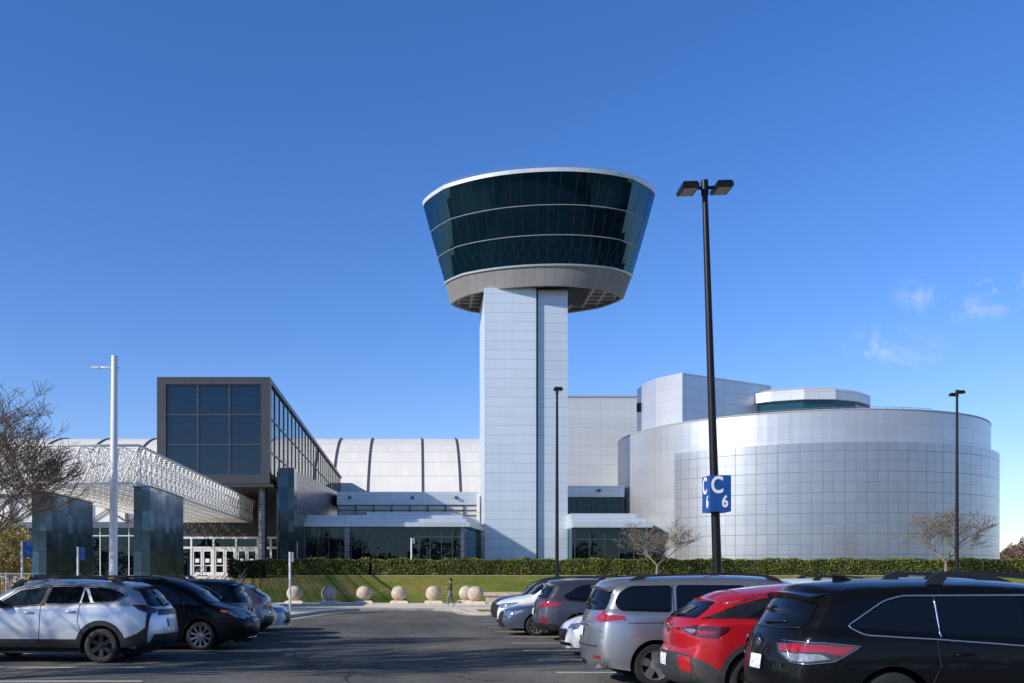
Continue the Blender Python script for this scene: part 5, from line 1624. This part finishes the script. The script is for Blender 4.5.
L1 = car_park_lamp('tall black twin-headed lamp post carrying the blue C 6 sign', xb, Yp, Hc / math.cos(lean), lean, 2, rp=.115)
sg = thing('row_sign', 'blue box sign with white C 6 fixed round the tall lamp pole', 'sign', (at(716.5, 494, 24).x, Yp - .0, at(719, 511.5, 23.7).z), R(1.5))
b = MB(); hw = .262; hh = .90
b.box(-hw, hw, -.30, .30, 0, hh)
sb = b.build('sign_box', 'sign_blue', sg)
def glyph(name, ch, size, parent, loc, rot, ex=.004, bold=.012):
    cu = bpy.data.curves.new(name, 'FONT'); cu.body = ch; cu.size = size; cu.extrude = ex; cu.offset = bold
    cu.align_x = 'CENTER'; cu.align_y = 'CENTER'
    tmp = bpy.data.objects.new('tmp', cu); COL.objects.link(tmp)
    dg = bpy.context.evaluated_depsgraph_get()
    me = bpy.data.meshes.new_from_object(tmp.evaluated_get(dg))
    bpy.data.objects.remove(tmp)
    me.materials.clear(); me.materials.append(M['sign_white'])
    o = bpy.data.objects.new(name, me); COL.objects.link(o); o.parent = parent; o.location = loc; o.rotation_euler = rot; o.scale = (.78, 1, 1)
    return o
for fx, rz in (('front', 0), ('left', -90), ('back', 180), ('right', 90)):
    a = R(rz); dist = {'front': .306, 'back': .306, 'left': hw + .006, 'right': hw + .006}[fx]
    n = Vector((math.sin(a), -math.cos(a), 0)); u = Vector((math.cos(a), math.sin(a), 0))
    for ch, nm, size, du, z in (('C', 'letter', .58, -.085, .64), ('6', 'digit', .40, .11, .235)):
        p = n * dist + u * du; glyph(nm, ch, size, sb, (p.x, p.y, z), (R(90), 0, a))
car_park_lamp('slim black lamp post with small single head in front of the tower', at(557, 578, 50).x, 50, at(556, 388, 50).z, 0, 1, rp=.10, ang=R(90), hs=.75)
car_park_lamp('slim black lamp post standing before the right end of the silver drum', at(957, 578, 51).x, 51, at(956, 391, 51).z, 0, 2, rp=.10, ang=R(90), hs=.62)
t = thing('lamp_mast', 'tall white tapered mast with one thin arm beside the dark pylons', 'lamp', (at(113, 578, 46).x, 46, 0.1), R(0))
zt_ = at(115, 358, 46).z
t.rotation_euler = (0, R(.35), 0)
b = MB(); b.path([(0, 0, 0), (0, 0, zt_)], [.21, .15], 18); b.build('pole', 'white_pole', t, smooth=True, angle=40)
b = MB(); b.lathe([(.30, 0), (.30, .1), (.22, .14)], 16); b.build('base', 'galv', t, smooth=True, angle=40)
b = MB(); b.path([(.2, 0, zt_ - .58), (-.3, 0, zt_ - .56), (-1.05, 0, zt_ - .55)], [.05, .05, .035], 8); b.build('arm', 'white_pole', t, smooth=True)
b = MB(); b.box(-1.10, -.72, -.10, .10, zt_ - .60, zt_ - .52); b.build('lamp_head', 'white_pole', t)

def post_sign(label, px, pyt, Y, w, h, mat, side=1, r=.035, zb=0.0, gap=.05, grp=None, pm='white_pole'):
    X = at(px, 578, Y).x; zt2 = at(px, pyt, Y).z
    t = thing('post_sign', label, 'sign', (X, Y, zb), R(8 if side > 0 else -4), grp)
    b = MB(); b.tube((0, 0, 0), (0, 0, zt2 - zb), r, n=10); b.build('post', pm, t, smooth=True, angle=40)
    b = MB(); x0 = side * gap; b.box(x0, x0 + side * w, -.015, .015, zt2 - zb - h - .03, zt2 - zb - .02); b.build('panel', mat, t)
    return t
post_sign('blue panel sign on galvanised post at the far left edge', 22, 541, 44, .42, .72, 'sign_blue', 1, .05, .13)
post_sign('blue panel sign on a pale post before the reflective pylon', 78, 547, 50, .28, .66, 'sign_blue', 1, .06, .13)
post_sign('thin pale post with a narrow sign beside the first stone ball', 290, 552, 46.5, .10, .45, 'sign_white', 1, .06, .13, 0.06)
post_sign('small pale sign post standing behind the clipped hedge', 411.5, 538, 90, .22, .5, 'sign_white', 1, .09, 1.95)
post_sign('small red sign on post by the lobby corner', 297, 542, 92, .5, .55, 'sign_red', -1, .06, 1.95)

# ------------------------------------------------------------------ stone balls and bench
first = None
for i, (px, Y, lab) in enumerate(((294.5, 61.8, 'cast stone ball beside the thin pale sign post'), (329, 61.8, 'cast stone ball, greyest one, in the shadow on the lawn edge'), (364, 61.8, 'cast stone ball third from the pale sign post'), (399, 61.8, 'cast stone ball second left of the walking person'), (433.4, 61.8, 'cast stone ball next to the walking person on the left'), (466.5, 63.0, 'cast stone ball half hidden behind another ball'), (475.5, 60.0, 'cast stone ball in front of the pair beside the bench'))):
    if first is None:
        t = thing('stone_ball', lab, 'bollard', (0, 0, .13), 0, 'cast stone ball bollards along the pavement')
        b = MB(); b.lathe([(0.001, .13)] + [(.5 * math.sin(PI * k / 24), .62 - .5 * math.cos(PI * k / 24)) for k in range(2, 24)] + [(0.001, 1.12)], 36); b.build('ball', 'ball', t, smooth=True)
        b = MB(); b.lathe([(.0, .17), (.44, .17), (.56, .12), (.58, .0)], 4); b.v = [((x - y) * 1.0, (x + y) * 1.0, z) for x, y, z in b.v]; b.build('plinth', 'concrete', t)
        first = t; c = t
    else:
        c = copy_tree(first); c['label'] = lab
    c.location = (at(px, 578, Y).x, Y, .13); [o for o in kids(c) if o.name.startswith('ball')][0].rotation_euler = (0, 0, i * 1.3)
X_ = at(484, 590, 60).x
t = thing('stone_bench', 'long low cast stone bench wall behind the white SUV', 'bench', (X_, 59.5, .13))
b = MB(); b.box(0.08, 9, 0, .7, 0, .52); b.build('base', 'ball', t)
b = MB(); b.box(-.05, 9.1, -.10, .8, .52, .74); b.build('seat', 'ball', t)

# ------------------------------------------------------------------ hedges
def leaf_cloud(n, fn, s0, s1, seed=1, squash=1.0):
    rng = random.Random(seed); b = MB()
    for _ in range(n):
        p = fn(rng)
        if p is None: continue
        s = rng.uniform(s0, s1)
        n_ = Vector((rng.gauss(0, 1), rng.gauss(0, 1), rng.gauss(.4, 1))).normalized()
        u = n_.orthogonal().normalized(); w = n_.cross(u)
        a = rng.uniform(0, 6.28); u, w = u * math.cos(a) + w * math.sin(a), w * math.cos(a) - u * math.sin(a)
        p = Vector(p)
        b.face([p - u * s, p + w * s * .55, p + u * s, p - w * s * .55])
    return b
def hedge(label, x0, x1, y, d, z0, h, n, leaf='hedge_leaf', seed=1, smin=.07, smax=.13):
    t = thing('hedge', label, 'hedge', (x0, y, z0), 0, 'clipped hedges along the top of the lawn')
    L_ = x1 - x0
    b = MB(); k = int(L_ / .8)
    rng = random.Random(seed)
    tops = [h - .12 + rng.uniform(-.08, .06) for _ in range(k + 1)]
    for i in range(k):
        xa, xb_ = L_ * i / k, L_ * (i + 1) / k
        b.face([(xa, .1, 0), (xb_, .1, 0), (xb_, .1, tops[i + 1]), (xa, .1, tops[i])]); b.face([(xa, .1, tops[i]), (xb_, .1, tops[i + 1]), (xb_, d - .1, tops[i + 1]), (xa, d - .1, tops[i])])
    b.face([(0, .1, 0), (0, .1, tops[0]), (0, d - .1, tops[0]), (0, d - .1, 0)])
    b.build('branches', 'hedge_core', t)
    def fn(r):
        x = r.uniform(0, L_); q = r.random()
        wob = .12 * math.sin(x * 1.13 + seed) + .09 * math.sin(x * 2.9 + 1) + .06 * math.sin(x * 5.3)
        if q < .62: return (x, r.gauss(.05, .06) + .05 * math.sin(x * 3.1), h * r.random() ** .8 + wob * .3)
        if q < .97: return (x, r.uniform(0, d), h + wob * .6 + r.gauss(-.05, .05))
        return (r.gauss(0, .06), r.uniform(0, d), r.uniform(0, h))
    leaf_cloud(n, fn, smin, smax, seed).build('foliage', leaf, t)
xa = at(371, 560, 84).x
hedge('clipped hedge on the left part of the lawn before the lobby glass', at(265, 560, 84).x, xa - .2, 84, 1.5, 1.9, 1.5, 13000, seed=3, smin=.05, smax=.10)
hedge('long clipped hedge running from the tower to the right edge', xa + .2, 68, 84, 1.5, 1.9, 1.48, 60000, seed=5, smin=.05, smax=.10)
hedge('dark shaded hedge beside the entrance steps', at(228, 560, 80).x, at(266, 560, 80).x, 80, 2.0, 1.7, 1.5, 4500, 'dark_leaf', seed=9)  # the shade on this hedge is put into its darker leaf colour

# ------------------------------------------------------------------ trees
def bare_tree(name, label, X, Y, z0, H, spread, seed, bark='bark', trunk=.2, levels=5, lean=(0, 0), first=.22, kids_=(3, 4), shrink=.72, up=.22, group=None, rmin=.006, twigs=2, sides=6, lens=None, low=.55):
    rng = random.Random(seed)
    t = thing(name, label, 'tree', (X, Y, z0), 0, group)
    bt, bc = MB(), MB()
    def grow(p, d, L, r, lv):
        n = 4 if lv < 2 else 3
        pts = [p]; rs = [r]
        q = p.copy(); dd = d.copy()
        for k in range(n):
            dd = (dd + Vector((rng.gauss(0, .13 if lv else .04), rng.gauss(0, .13 if lv else .04), rng.gauss(0, .10) + up * .12))).normalized()
            q = q + dd * L / n; pts.append(q.copy()); rs.append(max(rmin, r * (1 - .45 * (k + 1) / n)))
        (bt if lv == 0 else bc).path(pts, rs, max(3, sides - lv), 0)
        if lv >= levels: return
        m = rng.randint(*kids_) + (1 if lv in (0, 1) else 0) + (twigs if lv == levels - 1 else 0)
        for k in range(m):
            f = rng.uniform(.35, 1) if lv else rng.uniform(low, 1)
            if k == 0: f = 1
            i = min(n - 1, int(f * n)); g_ = f * n - i
            bp = pts[i].lerp(pts[i + 1], g_)
            az = rng.uniform(0, 6.28) + k * 2.4
            side = Vector((math.cos(az), math.sin(az), 0)) * spread
            nd = (dd * (1.0 if k else 1.4) + side + Vector((0, 0, up))).normalized()
            grow(bp, nd, (lens[lv + 1] if lens else L * shrink) * rng.uniform(.75, 1.2), max(rmin, rs[i] * rng.uniform(.5, .68)), lv + 1)
    d = Vector((lean[0], lean[1], 1)).normalized()
    grow(Vector((0, 0, 0)), d, lens[0] if lens else H * first, trunk, 0)
    bt.build('trunk', bark, t, smooth=True); bc.build('crown', bark, t, smooth=True)
    return t
bare_tree('bare_tree', 'large bare tree reaching in from the left edge', at(-22, 578, 42).x, 42, .1, 10, 1.2, 21, 'bark', .28, 6, (0.08, 0), lens=[2.2, 3.15, 2.65, 2.0, 1.45, 1.0, .65], kids_=(3, 4), up=.21, rmin=.010, twigs=3)
bare_tree('bare_tree', 'small bare ornamental tree before the side pavilion', at(657, 578, 82).x, 82, 1.9, 6.0, 1.3, 8, 'bark_pale', .16, 5, (0, 0), lens=[1.0, 1.75, 1.4, 1.0, .7, .45], kids_=(3, 4), up=.16, rmin=.013, twigs=1, low=.7)
bare_tree('bare_tree', 'bare ornamental tree in front of the drum at the right', at(946, 578, 80).x, 80, 1.9, 7.6, 1.25, 14, 'bark_pale', .17, 5, (0, 0), lens=[1.2, 2.15, 1.7, 1.25, .85, .55], kids_=(3, 4), up=.20, rmin=.013, twigs=2, low=.7)
# row of bare trees on the left verge: their shadows streak the asphalt
for k, (x, y, h, lab) in enumerate(((-13, 13.0, 10, 'bare tree on the left verge nearest the wagon'), (-18, 19.0, 11, 'bare tree on the left verge behind the black minivan'), (-23, 15, 10.5, 'bare tree on the left verge farthest out of frame'))):
    bare_tree('bare_tree', lab, x, y, 0, h, .9, 40 + k, 'bark', .26, 5, (0, 0), lens=[2.6, 3.2, 2.3, 1.7, 1.2, .8], up=.3, group='bare trees along the left verge', rmin=.02)
def blob(r, rad, cz, sq=.8):
    while True:
        v = Vector((r.uniform(-1, 1), r.uniform(-1, 1), r.uniform(-1, 1)))
        if v.length < 1: break
    v = v.normalized() * (v.length ** .4)
    w = 1 + .22 * math.sin(v.x * 5 + 1) * math.sin(v.y * 6) + .15 * math.sin(v.z * 7)
    return (v.x * rad * w, v.y * rad * w, cz + v.z * rad * sq * w)
def leafy(label, px, Y, rad, h, n, mat, seed, name='shrub', cat='shrub', s=(.06, .12), group=None, bark='bark'):
    t = thing(name, label, cat, (at(px, 578, Y).x, Y, gz(0, Y)), 0, group)
    b = MB(); rng = random.Random(seed)
    for k in range(7): 
        a = rng.uniform(0, 6.28); b.path([(0, 0, 0), (math.cos(a) * rad * .2, math.sin(a) * rad * .2, h * .4), (math.cos(a) * rad * .6, math.sin(a) * rad * .6, h * .75)], [.07, .05, .02], 5)
    b.build('trunk', bark, t, smooth=True)
    leaf_cloud(n, lambda r: blob(r, rad, h * .56, h * .46 / rad), s[0], s[1], seed).build('crown', mat, t)
    return t
leafy('yellowing leafy tree at the far left behind the fence', 3, 62, 2.9, 5.2, 9000, 'yellow_leaf', 2, 'leafy_tree', 'tree', (.07, .15))
leafy('low dark shrub between the two pylons', 103, 64, 1.0, 1.5, 1500, 'dark_leaf', 4)
# far trees at the right horizon
for k, (px, Y, h) in enumerate(((1007, 230, 6.5), (1014, 260, 8.5), (1027, 240, 9.5))):
    leafy(('bare reddish tree on the right horizon touching the drum', 'mid sized reddish tree on the right horizon', 'tallest reddish tree at the right picture edge')[k], px, Y, h * .42, h, 2200, 'far_leaf', 60 + k, 'distant_tree', 'tree', (.18, .4), 'distant reddish trees')
# woods behind the car park, mirrored in the glass
wd = leaf_cloud(9000, lambda r: (lambda x: (x, -190 + r.uniform(-12, 12), (13 + 3 * math.sin(x * .13) + 2 * math.sin(x * .37)) * r.random() ** .6))(r.uniform(-420, 420)), 1.0, 2.2, 77).build('far_wood', 'dark_leaf')
wd['kind'] = 'stuff'

# ------------------------------------------------------------------ fence, rails, steps on the left
def fence(x0, x1, Y, z0, h, label):
    t = thing('metal_fence', label, 'fence', (x0, Y, z0))
    n = int((x1 - x0) / 2.0)
    for k in range(n + 1):
        b = MB(); x = (x1 - x0) * k / n; b.box(x - .03, x + .03, -.03, .03, 0, h + .05); b.build('post', 'galv', t)
    b = MB()
    b.box(0, x1 - x0, -.02, .02, h - .05, h); b.box(0, x1 - x0, -.02, .02, .12, .16)
    m = int((x1 - x0) / .14)
    for k in range(1, m):
        x = (x1 - x0) * k / m; b.tube((x, 0, .14), (x, 0, h - .03), .011, n=4, caps=False)
    b.build('bar_panel', 'galv', t)
fence(at(-30, 578, 56).x, at(42, 578, 56).x, 56, .13, 1.9, 'grey barred fence below the yellowing tree at far left')
fence(at(60, 578, 60).x, at(112, 578, 60).x, 60, .13, 1.35, 'grey barred fence between the two pylons')
def handrail(px0, Y0, px1, Y1, label):
    a = Vector((at(px0, 578, Y0).x, Y0, gz(0, Y0))); c = Vector((at(px1, 578, Y1).x, Y1, gz(0, Y1)))
    t = thing('handrail', label, 'handrail', a, 0, 'handrails by the entrance steps')
    d = c - a; b = MB()
    for z in (.95, .55): b.path([(0, 0, .0 if z > .9 else z), (0, 0, z), (d.x, d.y, d.z + z), (d.x, d.y, d.z if z > .9 else d.z + z)], .035, 6)
    b.build('rail', 'galv', t, smooth=True, angle=50)
handrail(188, 72, 206, 84, 'sloping steel handrail left of the entrance steps')
handrail(222, 72, 232, 84, 'steel handrail in the middle of the entrance steps')
handrail(240, 72, 249, 84, 'steel handrail against the dark hedge by the steps')
# ------------------------------------------------------------------ walking person
def person(label, X, Y, z0, rz, H=1.62):
    t = thing('person', label, 'person', (X, Y, z0), rz)
    s = H / 1.62
    # joints: x = facing direction, y = left
    V = {}; E = []; RA = {}
    def j(n, p, r, par=None):
        V[n] = (Vector(p) * s, r * s); 
        if par: E.append((par, n))
    j('pelvis', (0, 0, .88), .125); j('waist', (.0, 0, 1.02), .11, 'pelvis'); j('chest', (.0, 0, 1.20), .125, 'waist'); j('upper', (-.01, 0, 1.32), .10, 'chest'); j('neck', (.0, 0, 1.40), .05, 'upper'); j('head0', (.02, 0, 1.47), .062, 'neck'); j('head', (.03, 0, 1.535), .085, 'head0'); j('crown', (.02, 0, 1.585), .055, 'head')
    for sd, nm in ((1, 'l'), (-1, 'r')):
        f = .16 * sd
        j('hip' + nm, (0, .085 * sd, .82), .10, 'pelvis'); j('kn' + nm, (f * .75 + .03, .09 * sd, .46), .062, 'hip' + nm); j('an' + nm, (f * 1.1 - .04, .09 * sd, .09), .042, 'kn' + nm); j('to' + nm, (f * 1.1 + .10, .10 * sd, .045), .036, 'an' + nm)
        j('sh' + nm, (-.01, .165 * sd, 1.30), .052, 'upper'); j('el' + nm, (-.03 + (.02 if sd > 0 else 0), .21 * sd, 1.04), .040, 'sh' + nm); j('wr' + nm, (.20, .14 * sd, 1.12), .027, 'el' + nm); j('pa' + nm, (.26, .10 * sd, 1.15), .030, 'wr' + nm)
        for k in range(4):
            j('f%d' % k + nm, (.315 - .008 * abs(k - 1), (.085 - .022 * k + .02) * sd, 1.175 + .004 * k), .009, 'pa' + nm); j('g%d' % k + nm, (.33 - .006 * abs(k - 1), (.07 - .02 * k + .02) * sd, 1.205), .008, 'f%d' % k + nm)
        j('th' + nm, (.27, .062 * sd, 1.19), .010, 'pa' + nm)
    names = list(V); me = bpy.data.meshes.new('body')
    me.from_pydata([V[n][0] for n in names], [(names.index(a), names.index(c)) for a, c in E], [])
    o = bpy.data.objects.new('body', me); COL.objects.link(o)
    sk = o.modifiers.new('skin', 'SKIN'); sk.use_smooth_shade = True
    for i, n in enumerate(names):
        d = me.skin_vertices[0].data[i]; d.radius = (V[n][1], V[n][1]); d.use_root = (n == 'pelvis')
    sub = o.modifiers.new('sub', 'SUBSURF'); sub.levels = 2; sub.render_levels = 2
    dg = bpy.context.evaluated_depsgraph_get()
    me2 = bpy.data.meshes.new_from_object(o.evaluated_get(dg))
    bpy.data.objects.remove(o)
    for m in ('skin', 'shirt', 'trousers', 'shoe'): me2.materials.append(M[m])
    for p in me2.polygons:
        c = p.center / s
        k = 0
        if c.z < .10: k = 3
        elif c.z < .93: k = 2
        elif c.z < 1.385 and not (c.x > .17): k = 1
        p.material_index = k; p.use_smooth = True
    bo = bpy.data.objects.new('body', me2); COL.objects.link(bo); bo.parent = t
    b = MB()
    rngs = [(.0, .118), (.06, .112), (.095, .08), (.106, .03), (.10, -.03), (.088, -.08)]
    b.lathe([(r * s, h * s) for r, h in rngs], 16, (-.008 * s, 0, 1.545 * s)); b.v = [(x - (.02 if z < 1.53 * s else 0), y, z) for x, y, z in b.v if True]
    # keep the face clear
    b.f = [f for f in b.f if not all(b.v[i][0] > .045 * s and b.v[i][2] < 1.60 * s for i in f)]; b.mi = [0] * len(b.f)
    b.build('hair', 'hair', t, smooth=True)
    b = MB(); b.lathe([(0.001, -.02), (.012, -.01), (.010, .012), (0.001, .02)], 8, (.118 * s, 0, 1.535 * s)); b.build('nose', 'skin', t, smooth=True)
    return t
px_ = at(451.5, 609, 52.6)
person('person in dark brown top and grey trousers walking left, looking at a phone', px_.x, 54.0, .13, PI - .15, 1.58)
ph = MB().box(-.005, .005, -.04, .04, -.07, .07).build('phone', 'core')
ph.location = (px_.x - .335, 54.0 + .05, .13 + 1.21); ph.rotation_euler = (0, -.5, -.15)
tag(ph, 'small dark phone held by the walking person', 'phone')
